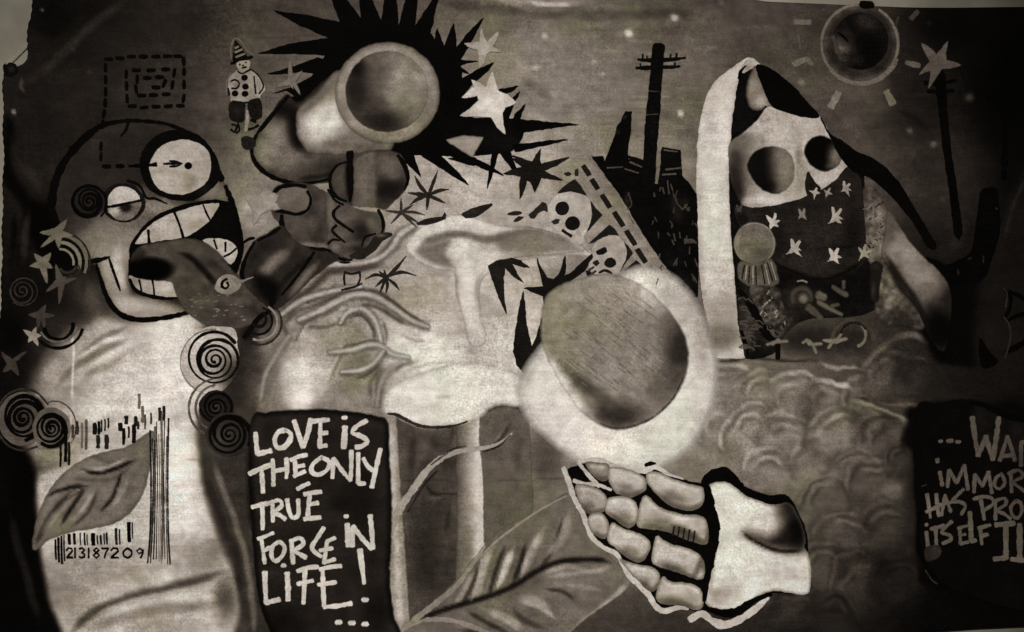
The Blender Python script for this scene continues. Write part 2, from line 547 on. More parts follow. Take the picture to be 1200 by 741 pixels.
for (x, y, r, v) in [(638, 43, 5, 170), (628, 79, 4.5, 200), (736, 38, 6, 200), (697, 71, 4, 170), (706, 87, 4.5, 180), (790, 22, 5.5, 190),
                     (798, 133, 4.5, 210), (801, 115, 3, 130), (827, 60, 3.5, 120), (941, 96, 5, 120), (1068, 153, 4, 100), (1095, 170, 4, 95),
                     (1137, 113, 5, 100), (1105, 234, 4, 70), (1020, 156, 3, 80), (1088, 26, 3, 50), (845, 3, 4, 110)]:
    ground += [D(x, y, r * 2, r * 1.6, (v + 70) / 2, .5), D(x, y, r, r, v, .9, 0, .3)]
for i in range(60):   # dry horizontal brush marks in the sky
    x = random.uniform(560, 1090); y = random.uniform(20, 215); l = random.uniform(12, 50)
    ground.append(K([(x, y), (x + l, y + random.uniform(-2, 2))], random.uniform(1.5, 3.2), base_tone(np.array([x]), np.array([y]))[0] * random.choice((0.8, 1.18, 1.3)), .35))
ground += [K([(610, 90), (630, 105), (650, 118)], 8, 84, .5), D(690, 150, 35, 30, 135, .5), D(665, 125, 16, 24, 128, .5), D(733, 160, 45, 40, 120, .4),
           D(600, 165, 90, 50, 156, .6), D(660, 90, 100, 50, 128, .5), D(800, 190, 26, 40, 130, .7), D(765, 160, 60, 20, 122, .5)]
# --- left dark side: streaks, hair-like shadow
ground += [A([(8, 138), (16, 150), (13, 190), (28, 222), (52, 246), (66, 232), (66, 300), (60, 330), (30, 250), (6, 215), (4, 180)], 10, .95, 6),
           D(50, 262, 26, 34, 6, .95, 0, .3), K([(24, 190), (38, 208), (48, 228)], 10, 66, .6), K([(40, 150), (52, 185), (62, 200)], 14, 46, .5),
           K([(8, 240), (6, 300), (8, 360)], 8, 34, .7), K([(36, 245), (30, 275), (27, 312)], 7, 62, .8), K([(18, 250), (15, 300)], 6, 12, .8),
           D(60, 200, 12, 18, 60, .5), K([(58, 190), (66, 205), (60, 225)], 4, 62, .5),
           D(40, 345, 60, 42, 26, .8), D(95, 340, 24, 34, 70, .8), K([(98, 322), (97, 350)], 6, 50, .6), D(110, 352, 20, 30, 92, .7),
           K([(2, 400), (20, 460)], 26, 26, .8), D(14, 392, 26, 30, 12, .8), D(25, 420, 22, 18, 30, .6), D(58, 400, 34, 20, 40, .6)]
# --- torso: pale shirt with folds, dark sides
ground += [A([(118, 376), (150, 380), (185, 378), (225, 370), (234, 420), (232, 500), (234, 560), (246, 600), (262, 640), (276, 680), (284, 715), (282, 760),
              (62, 760), (54, 700), (48, 655), (40, 600), (44, 560), (80, 540), (62, 470), (52, 440), (80, 405)], 192, .95, 7),
           A([(30, 470), (60, 410), (100, 382), (122, 380), (110, 480), (92, 540), (40, 540), (20, 500)], 150, .8, 12),
           D(200, 420, 40, 70, 220, .95), D(195, 470, 60, 56, 214, .9), D(150, 455, 64, 40, 208, .9), D(208, 560, 30, 90, 222, .95), D(215, 620, 30, 50, 210, .8), D(110, 480, 30, 26, 200, .6),
           D(130, 395, 40, 16, 190, .7), D(105, 430, 30, 30, 178, .6),
           K([(150, 383), (122, 396), (104, 408), (90, 416)], 6, 118, .8), K([(152, 397), (118, 412), (88, 430), (64, 456)], 7, 112, .85),
           K([(150, 391), (118, 403), (88, 421)], 3.5, 205, .8), K([(150, 404), (122, 420), (98, 434)], 5, 204, .8),
           K([(152, 411), (128, 428), (108, 436), (96, 450)], 7, 128, .6), K([(84, 455), (76, 466), (72, 480)], 5, 140, .6),
           K([(85, 395), (85, 470)], 2, 212, .6), K([(66, 450), (75, 420), (86, 398)], 8, 140, .4),
           D(70, 690, 60, 60, 120, .8), D(120, 665, 90, 40, 142, .7), D(190, 650, 60, 40, 160, .6), D(235, 660, 36, 40, 130, .7), D(258, 640, 22, 26, 100, .6),
           K([(80, 745), (104, 722), (128, 709), (160, 697), (200, 688), (232, 680), (262, 668)], 9, 74, .9, .1),
           K([(110, 722), (150, 706), (200, 695), (252, 684)], 5, 168, .8), K([(95, 740), (150, 722), (210, 712), (262, 708)], 12, 100, .6),
           D(200, 735, 80, 22, 122, .5), D(265, 700, 22, 45, 76, .7), D(140, 655, 50, 16, 165, .5), D(75, 660, 26, 30, 150, .5)]
ground += [A([(-20, 515), (18, 520), (38, 545), (44, 600), (46, 640), (52, 672), (60, 710), (70, 760), (-20, 760)], 9, .97, 6),
           D(30, 560, 16, 46, 5, .8), K([(12, 600), (22, 640), (36, 690), (46, 730)], 9, 52, .7), K([(-2, 540), (8, 600)], 12, 22, .7),
           A([(240, 378), (300, 385), (300, 500), (296, 560), (300, 640), (310, 700), (322, 760), (276, 760), (281, 700), (270, 660), (250, 612), (236, 560), (233, 490), (246, 470), (262, 440)], 66, .92, 5),
           K([(252, 540), (262, 575), (276, 612), (288, 650), (296, 700), (298, 745)], 6, 118, .8), K([(240, 555), (256, 600), (276, 650), (284, 700)], 7, 54, .8),
           K([(294, 500), (292, 560), (296, 620)], 6, 32, .7), D(245, 560, 10, 30, 62, .6), D(285, 540, 12, 40, 70, .5), D(262, 700, 16, 20, 70, .5)]
# --- behind the seer: pale glow, smoke curls
ground += [D(300, 235, 46, 60, 150, .6), D(310, 195, 30, 24, 128, .6), D(420, 310, 130, 60, 140, .5),
           D(292, 240, 18, 14, 172, .7), D(304, 262, 24, 12, 160, .6),
           D(500, 330, 60, 60, 176, .8), D(520, 190, 60, 45, 168, .8), D(555, 225, 60, 36, 182, .8), D(600, 290, 50, 50, 170, .6),
           D(470, 350, 50, 30, 165, .6), D(360, 440, 46, 50, 186, .8), D(345, 455, 26, 36, 205, .7), D(358, 465, 12, 22, 218, .8), D(355, 425, 20, 18, 205, .6),
           D(310, 440, 28, 40, 150, .6), D(430, 455, 34, 36, 128, .6), D(500, 410, 60, 34, 198, .8), D(530, 425, 40, 24, 214, .7), D(498, 398, 6, 6, 235, .9), D(543, 411, 5, 5, 240, .95),
           D(505, 396, 4, 3, 236, .8), D(470, 400, 12, 5, 220, .6)]
ground += [K([(326, 350), (352, 326), (372, 312), (396, 308), (430, 308), (452, 300), (464, 284), (474, 268), (492, 262)], 8.8, 182, 1.00),
           K([(330, 362), (362, 340), (386, 320), (420, 316), (452, 310)], 7.0, 68, 0.82), K([(440, 300), (454, 290), (464, 272)], 5.3, 76, 0.62),
           K([(338, 376), (372, 352), (400, 345), (430, 338)], 8.8, 174, 0.82), K([(330, 384), (350, 366), (384, 352), (402, 342), (424, 338)], 4.4, 72, 0.72),
           K([(388, 386), (396, 362), (414, 347), (432, 346), (456, 356), (480, 374), (500, 382)], 7.9, 178, 1.00),
           K([(404, 350), (424, 341), (448, 346), (472, 364), (496, 380)], 4.4, 64, 0.72), K([(418, 358), (440, 360), (460, 372), (478, 382)], 4.0, 78, 0.82),
           K([(398, 380), (404, 366), (420, 360), (436, 370), (444, 390), (446, 404)], 4.4, 192, 0.97), K([(408, 374), (424, 370), (436, 384), (440, 402)], 3.5, 72, 0.82),
           K([(446, 372), (452, 390), (452, 404)], 3.5, 82, 0.72), D(420, 392, 20, 18, 128, .8),
           K([(398, 412), (416, 410), (432, 404), (446, 406), (458, 416), (476, 420)], 4.4, 210, 0.97), K([(400, 406), (424, 402), (440, 398)], 2.6, 76, 0.62),
           D(422, 422, 24, 13, 108, .8, -20), K([(404, 436), (424, 434), (440, 424), (450, 412)], 4.4, 192, 0.92), K([(412, 446), (432, 438), (448, 424)], 3.5, 70, 0.82),
           K([(450, 420), (444, 440), (444, 470)], 6.2, 100, 0.72), K([(340, 388), (350, 372), (378, 366), (400, 364)], 7.0, 152, 0.72), K([(376, 398), (372, 420), (384, 440)], 5.3, 152, 0.62),
           K([(330, 372), (334, 388), (342, 398)], 4.4, 80, 0.62), K([(352, 382), (380, 384), (400, 378)], 3.5, 76, 0.62), D(360, 398, 24, 12, 165, .6),
           K([(476, 420), (492, 416), (520, 418)], 3.5, 214, 0.82), K([(458, 440), (470, 428), (490, 424)], 4.4, 100, 0.72), K([(488, 384), (520, 392), (560, 388)], 4.4, 172, 0.62),
           D(335, 345, 18, 26, 100, .5), K([(318, 372), (326, 392), (312, 408), (296, 412)], 5.3, 152, 0.72)]
ground += [K([(350, 398), (366, 372), (388, 360)], 3.4, 190, .7), K([(344, 404), (358, 380), (376, 366)], 2.6, 70, .6), K([(388, 446), (396, 424), (408, 400)], 3, 84, .6), K([(380, 452), (392, 426), (402, 404)], 3.4, 180, .6),
           K([(432, 470), (436, 446), (446, 430)], 3, 82, .6), K([(440, 476), (446, 452), (456, 436)], 3, 172, .6), K([(310, 470), (322, 440), (336, 420)], 5, 120, .6), K([(302, 462), (312, 436), (328, 416)], 3.6, 176, .6), K([(396, 330), (380, 344), (352, 358)], 3, 60, .5), K([(470, 392), (486, 400), (504, 398)], 3, 120, .5),
           K([(480, 412), (500, 406), (530, 408)], 2.4, 226, .7), K([(470, 436), (500, 428), (540, 424)], 3, 150, .5), D(356, 448, 30, 34, 214, .8), D(350, 472, 14, 16, 226, .8), D(338, 436, 16, 18, 206, .6), D(376, 430, 16, 16, 196, .6)]
# dark draped sleeve side and the shadow under it
ground += [A([(288, 336), (306, 320), (330, 338), (322, 366), (310, 382), (296, 392), (288, 372)], 50, .7, 8), D(312, 376, 22, 22, 60, .7), D(290, 392, 14, 18, 26, .8), D(300, 430, 22, 36, 66, .7), D(276, 440, 22, 60, 52, .7)]
# --- lower centre: grey columns under the big mushroom
ground += [A([(462, 486), (488, 500), (512, 502), (544, 494), (552, 520), (552, 760), (476, 760), (466, 640)], 84, .9, 6),
           K([(470, 500), (472, 560), (474, 640)], 10, 100, .6), K([(484, 505), (482, 560)], 7, 62, .6), K([(512, 505), (506, 530), (490, 552)], 9, 60, .7), D(500, 528, 18, 16, 112, .6),
           K([(532, 500), (530, 522)], 6, 64, .6), D(538, 520, 12, 20, 118, .6), D(528, 545, 20, 18, 62, .7), D(510, 590, 40, 40, 70, .7), D(500, 650, 30, 60, 54, .8), D(530, 650, 22, 60, 64, .6), D(535, 590, 14, 50, 92, .5),
           K([(498, 568), (512, 580), (540, 578)], 3, 46, .7), K([(528, 590), (522, 630)], 4, 52, .6), K([(530, 580), (500, 585)], 3, 120, .4),
           D(595, 520, 34, 46, 108, .7), D(592, 490, 24, 22, 92, .8), D(640, 540, 30, 60, 86, .8), D(625, 520, 12, 40, 118, .4), D(650, 520, 24, 26, 104, .6), D(590, 600, 26, 60, 102, .7), D(645, 595, 30, 30, 108, .6)]
# --- right lower: rolling smoke puffs
random.seed(77)
puffs = [(852, 452, 34), (892, 462, 36), (846, 500, 34), (880, 512, 40), (930, 470, 36), (925, 515, 38), (905, 555, 34), (958, 545, 34), (970, 474, 34), (985, 510, 40), (1018, 470, 36), (1035, 515, 36), (1005, 560, 34), (1050, 470, 30),
         (970, 590, 36), (1030, 570, 40), (1060, 540, 28), (990, 630, 40), (1040, 620, 40), (965, 665, 34), (1010, 685, 42), (1055, 680, 38), (930, 715, 34), (975, 725, 36), (1040, 440, 36), (1072, 440, 28)]
for n_, (x, y, r) in enumerate(puffs):
    b0 = base_tone(np.array([x]), np.array([y]))[0] * random.uniform(1.0, 1.2)
    an = random.uniform(-25, 25); e = random.uniform(.85, 1.05)
    ground += [D(x, y, r, r * e, b0 * .74, .45, an, .8), D(x - .08 * r, y - .1 * r, r * .92, r * e * .86, b0 * 1.1, .75, an, .35)]
    for q in range(2):                       # curled scalloped rim and inner folds
        rr = r * (.9 - .34 * q); a0 = random.uniform(140, 220)
        ground += [K(arc(x, y, rr, a0, a0 + random.uniform(110, 190), rr * e), 4.2, b0 * 1.42, .55), K(arc(x + 2, y + 3, rr * .9, a0 + 10, a0 + random.uniform(100, 170), rr * e * .9), 4.4, b0 * .72, .5)]
        for _ in range(4):
            t_ = math.radians(random.uniform(0, 360))
            cx_, cy_ = x + rr * math.cos(t_), y + rr * e * math.sin(t_)
            ground.append(D(cx_, cy_, random.uniform(8, 17), None, b0 * random.choice((.78, .86, 1.2, 1.3)), .42))
# bright smoke edges
ground += [K([(955, 454), (968, 447), (978, 446), (990, 450), (1000, 458)], 4.5, 178, .85), K([(996, 470), (1016, 474), (1040, 484), (1060, 494), (1068, 506), (1068, 540)], 4.5, 138, .8),
           K([(1030, 470), (1055, 472), (1075, 476), (1092, 474)], 4, 110, .7), K([(1004, 466), (1024, 470)], 3, 40, .6), D(972, 460, 12, 20, 150, .6), K([(945, 470), (950, 500), (940, 540)], 5, 88, .6),
           K([(960, 426), (975, 430), (998, 431), (1010, 435)], 3.5, 150, .85), K([(1008, 434), (1026, 418), (1040, 404), (1056, 395), (1076, 394), (1092, 408)], 6, 112, .9), K([(1012, 440), (1040, 412), (1060, 404), (1080, 406)], 6, 62, .5),
           D(980, 560, 12, 12, 140, .5), D(905, 520, 14, 14, 140, .4), K([(842, 422), (870, 420), (900, 421), (950, 424)], 3, 60, .6), D(1062, 430, 26, 30, 54, .6), D(1052, 450, 10, 14, 84, .5)]
# --- far right: dark forms
ground += [A([(1084, 305), (1110, 318), (1120, 345), (1110, 400), (1122, 425), (1095, 420), (1072, 360)], 6, .95, 6), A([(1110, 330), (1142, 300), (1164, 320), (1150, 372), (1164, 426), (1120, 428), (1100, 400)], 12, .9, 6),
           A([(1160, 280), (1190, 220), (1210, 190), (1210, 440), (1150, 440), (1140, 380), (1150, 320)], 36, .75, 8), K([(1205, 205), (1188, 240), (1176, 280)], 3, 58, .6), D(1160, 400, 20, 30, 42, .6),
           D(1150, 450, 60, 26, 34, .8), A([(1060, 490), (1076, 476), (1120, 470), (1160, 474), (1210, 496), (1210, 700), (1090, 690), (1076, 660), (1072, 560)], 13, .95, 5),
           A([(1130, 480), (1160, 476), (1210, 494), (1210, 540), (1140, 530)], 30, .6, 6), D(1150, 690, 70, 40, 8, .8), K([(1104, 255), (1122, 262), (1118, 290), (1080, 302)], 14, 58, .5), D(1180, 100, 60, 90, 3, .85), D(1120, 30, 60, 40, 8, .6), K([(1050, 128), (1075, 140), (1095, 158)], 5, 30, .5)]
ground += [D(215, 545, 16, 70, 224, .8)]
ground += [K([(470, 563), (540, 564), (620, 562), (700, 563)], 2, 62, .4), K([(840, 421), (900, 421), (960, 425)], 2.2, 50, .6), K([(85, 380), (86, 440), (85, 500)], 1.8, 214, .5), K([(300, 45), (420, 40)], 2, 60, .3), K([(215, 540), (300, 541)], 2, 70, .3)]  # worn fold and seam lines, their light and shade painted into the tone
ground += [D(950, 398, 64, 26, 46, .9), D(1002, 402, 30, 24, 50, .85), D(886, 406, 30, 18, 62, .7), D(556, 396, 50, 30, 190, .8), D(560, 370, 30, 40, 172, .6), D(1040, 395, 30, 18, 66, .7)]
ground += [N(38, .10, 1, 2), N(11, .07, 3.2, 6), N(5, .05, 1, 12)]

def canvas():
    nu, nv = 540, 332
    L = lambda y: np.interp(y, [-10, 0, 20, 30, 68, 76, 82, 100, 160, 240, 330, 430, 741, 800], [38, 38, 36, 33.5, 32.5, 26, 6, 4, 5, 3, 2, -4, -14, -16])
    T = lambda x: np.interp(x, [0, 300, 860, 900, 960, 1000, 1060, 1200, 1300], [-4, -5, -4, 1.5, 4.5, 6.5, 8, 8.5, 9])
    B = lambda x: np.interp(x, [-30, 800, 1085, 1140, 1200, 1300], [775, 760, 741, 737, 734, 729])
    U, Vv = np.meshgrid(np.linspace(0, 1, nu), np.linspace(0, 1, nv))
    yn = -4 + Vv * 770
    X = L(yn) + U * (1262 - L(yn))
    Y = T(X) + Vv * (B(X) - T(X))
    X = X + (U < 1e-6) * 0.8 * np.sin(Y * 0.11) + (U < 1e-6) * 0.5 * np.sin(Y * 0.63); Y = Y + (Vv < 1e-6) * 0.5 * np.sin(X * 0.03)
    x, y = X.ravel(), Y.ravel()
    t = base_tone(x, y)
    sm = np.clip((x - 800) / 60, 0, 1) * np.clip((y - 415) / 40, 0, 1) * np.clip((1080 - x) / 20, 0, 1)
    amp = 2.4 + 6.0 * sm
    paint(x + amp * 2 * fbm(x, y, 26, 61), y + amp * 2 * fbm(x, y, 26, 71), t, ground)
    i = np.arange(nu * nv).reshape(nv, nu)
    f = np.stack([i[:-1, :-1], i[1:, :-1], i[1:, 1:], i[:-1, 1:]], -1).reshape(-1, 4)
    n = len(x)
    xy = np.stack([x, y], 1)
    o = make_mesh('canvas', [(xy, [], t, np.ones(n), 0.0)], M['canvas'], mural)
    me = o.data
    V = to3d(x, y, 0.0)
    # hem: the sheet's edge turns back towards the wall
    rim = np.concatenate([i[0, :], i[1:, -1], i[-1, -2::-1], i[-2:0:-1, 0]])
    back = V[rim] + np.array([0, 0.012, 0])
    allv = np.concatenate([V, back]); m = len(rim); k = np.arange(m)
    hem = np.stack([rim, rim[(k + 1) % m], n + (k + 1) % m, n + k], 1)
    cols = colour(x, y, t); cols = np.concatenate([cols, np.ones((n, 1))], 1); cols = np.concatenate([cols, cols[rim]])
    me.clear_geometry()
    me.from_pydata(allv.tolist(), [], np.concatenate([f, hem]).tolist())
    at = me.color_attributes.new("paint", 'FLOAT_COLOR', 'POINT')
    at.data.foreach_set("color", cols.astype(np.float32).ravel())
    me.polygons.foreach_set("use_smooth", [True] * len(me.polygons))
    me.update()
    o["label"] = "canvas sheet airbrushed with dark sky, pale glow and rolling smoke"
    return o
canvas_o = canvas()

# ================================================================ left: dashed spiral, grimacing head
level(0)
# ---- the grimacing cartoon head
head = shape('cartoon_head', mural, [(66, 262), (63, 240), (68, 212), (80, 187), (98, 164), (122, 147), (155, 142), (190, 144), (220, 155), (240, 172), (254, 197), (262, 216), (272, 240),
              (281, 272), (282, 298), (277, 318), (262, 334), (240, 352), (222, 367), (195, 373), (165, 375), (146, 371), (132, 360), (124, 344), (118, 326), (112, 309), (92, 311), (84, 300), (88, 285), (78, 272)],
             60, [D(100, 200, 40, 60, 54, .6), D(150, 165, 60, 22, 52, .7), D(140, 275, 60, 40, 138, .95), D(188, 243, 40, 18, 140, .9), D(248, 224, 26, 22, 138, .85), D(170, 225, 20, 12, 104, .5),
                  D(112, 288, 34, 22, 138, .9), D(90, 250, 20, 22, 66, .5), D(100, 290, 24, 16, 128, .8), A([(116, 300), (150, 278), (156, 300), (150, 330), (160, 350), (220, 366), (200, 376), (150, 376), (128, 350)], 158, .9, 8), D(165, 358, 40, 14, 178, .8), D(185, 362, 34, 9, 172, .6),
                  K([(140, 286), (137, 305), (142, 330), (150, 342)], 9, 190, .9), D(125, 298, 12, 6, 140, .6), D(146, 262, 30, 8, 112, .5), D(262, 232, 10, 12, 130, .6), D(165, 285, 10, 20, 132, .5), N(18, .1, 1, 3)],
             mat='airbrush', label="grimacing cartoon head with one huge eye, open toothy mouth and long tongue")
line('head_outline', head, [[(66, 264, 10), (61, 244, 10), (65, 215, 10), (76, 190, 9), (92, 170, 9), (106, 157, 8), (122, 147, 6), (150, 142, 4.5), (176, 143, 4), (196, 146, 4), (216, 154, 5), (234, 167, 5)],
                            [(246, 182, 5), (255, 200, 7), (260, 212, 7)], [(264, 218, 5), (270, 233, 6), (276, 250, 6), (281, 272, 5), (283, 290, 5), (280, 306, 4), (275, 320, 3)],
                            [(113, 310, 3), (118, 326, 4), (124, 345, 5), (133, 361, 6), (146, 371, 6.5), (165, 375, 6), (190, 373, 5.5), (210, 369, 5), (223, 365, 4)]], 5, 12, feather=1.4)
line('crease', head, [[(90, 309, 4), (104, 307, 6), (118, 304.5, 5), (129, 301, 2)], [(128, 303, 2), (133, 318, 3.5), (141, 341, 2)], [(151, 143, 3), (148, 153, 4), (142, 160, 2)], [(150, 212, 3), (164, 218, 3), (172, 232, 3), (182, 233, 3), (196, 239, 1.5)]], 3, 16)
shape('eye_socket', head, [(165, 196), (168, 178), (180, 163), (198, 154), (216, 153), (234, 160), (248, 175), (257, 196), (256, 212), (244, 224), (228, 234), (208, 235), (190, 230), (174, 220)], 16, [D(240, 222, 16, 10, 50, .5)], mat='black')
shape('eyeball', head, [(176, 198), (180, 184), (190, 172), (206, 166), (222, 165), (236, 171), (245, 182), (247, 197), (243, 211), (232, 221), (216, 227), (198, 226), (184, 218)], 166,
      [D(205, 180, 34, 20, 176, .7), D(222, 213, 14, 16, 136, .7), D(240, 200, 12, 20, 146, .6), D(195, 215, 20, 14, 180, .6), N(10, .05)], mat='white', label="huge round white eye with a tiny pupil")
shape('pupil', head, ell(221, 194.5, 4.2, 3.9), 14, mat='black')
line('arrow', head, [[(192, 192.5, 2), (203, 192, 3.2), (212, 192, 1.5)], [(199, 189, 2), (207, 190, 3), (214, 192, 1)], [(199, 195.5, 2), (207, 195, 2.6), (213, 192.5, 1)]], 2.5, 26)
shape('small_eye', head, ell(145, 238, 25, 22.5, 5), 34, [D(145, 250, 18, 8, 60, .5)], mat='black', label="small drooping eye under a heavy lid")
shape('eyelid', head, [(127, 240), (129, 229), (137, 221), (148, 219.5), (158, 224), (164, 234), (150, 237), (136, 240)], 178, [D(148, 225, 14, 5, 192, .6), D(130, 236, 6, 6, 150, .6)], mat='white')
shape('small_eyeball', head, [(127, 243), (140, 241), (155, 238), (165, 237), (163, 247), (156, 255), (144, 258), (133, 254)], 118, [D(134, 248, 9, 8, 176, .9, 0, .3), D(148, 243, 9, 8, 26, .9, 0, .45), D(160, 246, 8, 10, 96, .7)])
line('lid_line', head, [(120, 244, 2.5), (136, 241.5, 3), (152, 238, 3), (166, 235, 2.5)], 3, 14)
# ear spiral
shape('ear', head, ell(105, 236.5, 18.5, 19), 50, [], mat='paint')
spiral('ear_spiral', head, 105, 236.5, 1, 17.5, 3.6, 2.6, 14, .4, 1.03, w1=3.6, label="dark spiral drawn on the cheek as an ear")
spiral('ear_ring', head, 105, 236.5, 19.2, 20, 1.0, 2.6, 8, .9)
# mouth
shape('mouth', head, [(152, 300), (153, 288), (160, 277), (170, 265), (185, 255), (205, 246), (228, 239.5), (250, 237), (270, 239), (276, 256), (281, 280), (279, 300), (274, 316), (262, 320), (236, 345), (212, 350), (190, 349), (170, 347), (158, 341), (151, 326)], 13, [D(262, 262, 18, 22, 20, .5)], mat='black')
shape('upper_teeth', head, [(157, 285), (166, 274), (180, 261), (203, 250), (228, 242), (246, 239), (256, 239), (251, 250), (243, 260), (229, 271), (214, 278), (192, 281), (174, 284)], 168,
      [D(190, 265, 20, 10, 182, .7), D(228, 254, 20, 10, 172, .7), D(182, 276, 16, 6, 150, .5), D(235, 262, 14, 6, 148, .6), N(9, .07)], mat='white', label="row of big uneven upper teeth")
line('tooth_gap', head, [[(174, 270, 3), (174.5, 278, 2.5), (175, 285, 3.5)], [(204, 248, 3), (209, 260, 2.5), (213, 272, 3), (215, 280, 3.5)], [(238, 240, 2), (242, 250, 2.5), (246, 258, 2)]], 2.5, 16)
line('lip_line', head, [(154, 289, 4), (163, 275, 4), (174, 263, 4.5), (190, 252, 5), (208, 245, 5), (230, 239, 4.5), (252, 236, 4), (270, 238.5, 3)], 4, 12)
shape('lower_teeth', head, [(152, 324), (163, 327), (180, 328), (200, 328), (210, 347), (190, 349), (172, 346), (159, 340)], 168, [D(158, 330, 10, 10, 126, .7), D(192, 336, 14, 10, 190, .8), D(172, 342, 10, 5, 140, .5)], mat='white')
line('lower_tooth_gap', head, [[(163, 328, 2.2), (165, 336, 2), (166, 344, 2)], [(178.5, 328, 2.6), (180, 337, 2), (181, 347, 2)], [(152, 327, 3), (157, 338, 4), (166, 344, 4), (180, 348, 4), (196, 350, 3.5), (210, 349, 2)]], 2.5, 14)
shape('side_teeth', head, [(238, 282), (252, 280), (266, 282), (275, 288), (277.5, 296), (274, 306), (270, 309), (262, 302), (252, 293)], 176, [D(270, 300, 8, 8, 196, .6), D(248, 286, 8, 6, 150, .5)], mat='white')
line('side_tooth_gap', head, [[(250.5, 281, 2.2), (254, 292, 2.2)], [(264, 284, 2.4), (264, 295, 2)], [(262, 301, 2.5), (270, 297, 2.5), (277, 291, 2.5)]], 2.2, 20)
shape('tongue', head, [(154, 305), (160, 294), (172, 288), (195, 284), (218, 281), (236, 284), (252, 294), (262, 305), (272, 318), (288, 330), (308, 343), (319, 354), (316, 364), (300, 376), (280, 384), (256, 383), (236, 377), (222, 367), (213, 356), (207, 344), (202, 330), (186, 328), (166, 326), (155, 318)],
      82, [D(200, 296, 40, 12, 92, .7), D(225, 320, 30, 30, 92, .6), D(174, 316, 32, 16, 4, 1, 0, .6), D(162, 300, 12, 12, 40, .7), K([(207, 296), (222, 301), (236, 314), (250, 330), (256, 338)], 6, 24, .9),
           K([(230, 300), (250, 312), (262, 322)], 9, 58, .6), D(255, 368, 40, 20, 72, .6), D(285, 345, 24, 20, 84, .6), D(206, 286, 12, 4, 104, .6), D(240, 356, 20, 12, 108, .5), D(300, 362, 16, 14, 60, .6), N(8, .16)],
      mat='airbrush', label="long grey tongue lolling out and turning into a fish head")
random.seed(11)
line('scale_speck', head, [[(x, y), (x + random.uniform(2, 5), y - random.uniform(-1, 2))] for x, y in [(random.uniform(222, 285), random.uniform(345, 376)) for _ in range(26)]], 1.6, 140, mat='white', alpha=.55)
shape('fish_eye_patch', head, [(253, 338), (257, 328), (265, 323), (274, 324), (281, 330), (279, 338), (270, 344), (260, 343)], 138, [D(262, 333, 10, 9, 168, .7), D(276, 336, 8, 8, 116, .7), N(5, .2)], mat='white', feather=2.4)
line('fish_glint', head, [(272, 327, 3), (283, 330, 4), (290, 327, 2), (297, 325, 1)], 3, 136, mat='white', alpha=.7, feather=1.6)
line('fish_eye', head, [(266, 327, 2.5), (261, 330, 3), (260, 336, 3), (264, 338.5, 3), (268, 335, 2.5), (266, 331, 2.5)], 2.5, 16)

# ---- dashed square spiral leading to the eye
level(120)
dashes = [(128.5, 70, 0), (141.5, 69, 2), (155, 67, 0), (169, 67, 0), (183.5, 67, -3), (197.5, 66.5, 0), (209, 66.5, 2), (216, 72.5, 88), (216.5, 84.5, 90), (216.5, 99.5, 90), (216, 116, 100),
          (212, 124.5, 0), (198, 125, -6), (184, 125.5, 0), (170, 126.5, -8), (156, 125, 0), (150, 116, 88), (149.5, 101.5, 88), (149, 87.5, 92), (161, 83, 2), (178, 83, -4), (195, 82, 0), (205, 86, 100), (203, 100, 98),
          (196, 111, -2), (181, 112, 0), (167, 112.5, 0), (160.5, 105, 80), (162, 93.5, 92), (173.5, 92, 0), (188, 91, 2), (193.5, 98.5, 112), (184, 103, 2),
          (125, 80, 90), (125, 94, 90), (125, 108, 90), (124.5, 121, 92), (123, 134, 100), (121.5, 146, 96), (119.5, 172, 94), (119.5, 184, 94), (126, 195.5, 0), (142, 195, 0)]
dl = line('dashed_spiral', mural, [(152, 195, 2.5), (164, 194.5, 4), (176, 194, 2.5), (184, 193, 5)], 4, 10, label="dashed square spiral line leading down into the huge eye")
for x, y, a in dashes:
    r = math.radians(a); h = 4.6
    line('dash', dl, [(x - h * math.cos(r), y - h * math.sin(r), 3.4), (x, y, 4.6), (x + h * math.cos(r), y + h * math.sin(r), 3.4)], 4, 12)

# ---- curled rings and stars beside the head
level(60)
ring = shape('dark_curl', mural, ell(76, 302, 16, 14, 30), 8, [], mat='black', label="black curl with pale rings behind the head's jaw")
for i, (r, v, w) in enumerate([(15, 130, 2.4), (19, 14, 3), (22.5, 126, 4), (26.5, 22, 3), (30, 110, 3.6), (34, 56, 2.2)]):
    line('ring', ring, arc(72, 308, r, -95, 10 + 3 * i, r * 1.05), w, v, mat='white' if v > 60 else 'black', alpha=.9)
line('lower_ring', ring, [arc(80, 310, 10, 10, 150), arc(86, 316, 8, -40, 120)], 2.4, 66, alpha=.7)
def star(parent, pts, v, label=None, name='painted_star', feather=2.0, ops=()):
    return shape(name, parent, pts, v, list(ops) + [N(10, .1)], smooth=False, mat='white', label=label, feather=feather, jitter=.25)
def star5(cx, cy, tips, inner):
    """five tips in order, with valleys at the given radius between them"""
    out = []
    n = len(tips)
    for i in range(n):
        out.append(tips[i])
        a0 = math.atan2(tips[i][1] - cy, tips[i][0] - cx); a1 = math.atan2(tips[(i + 1) % n][1] - cy, tips[(i + 1) % n][0] - cx)
        if a1 < a0: a1 += 2 * math.pi
        am = (a0 + a1) / 2
        out.append((cx + inner * math.cos(am), cy + inner * math.sin(am)))
    return out
star(mural, star5(68, 274, [(79, 258), (86, 276), (70, 291), (49, 290), (48, 273)], 6), 112, "pale star above the black curl")
star(mural, star5(51, 309, [(60, 297), (62, 314), (56, 332), (36, 312), (41, 298)], 6), 112, "pale star left of the black curl")
star(mural, star5(72, 330, [(66, 310), (78, 325), (90, 326), (70, 356), (55, 342)], 5), 84, "dim star below the black curl")
star(mural, star5(48, 370, [(54, 358), (64, 370), (53, 384), (44, 386), (34, 369)], 5), 76, "dim star over the lower arcs")
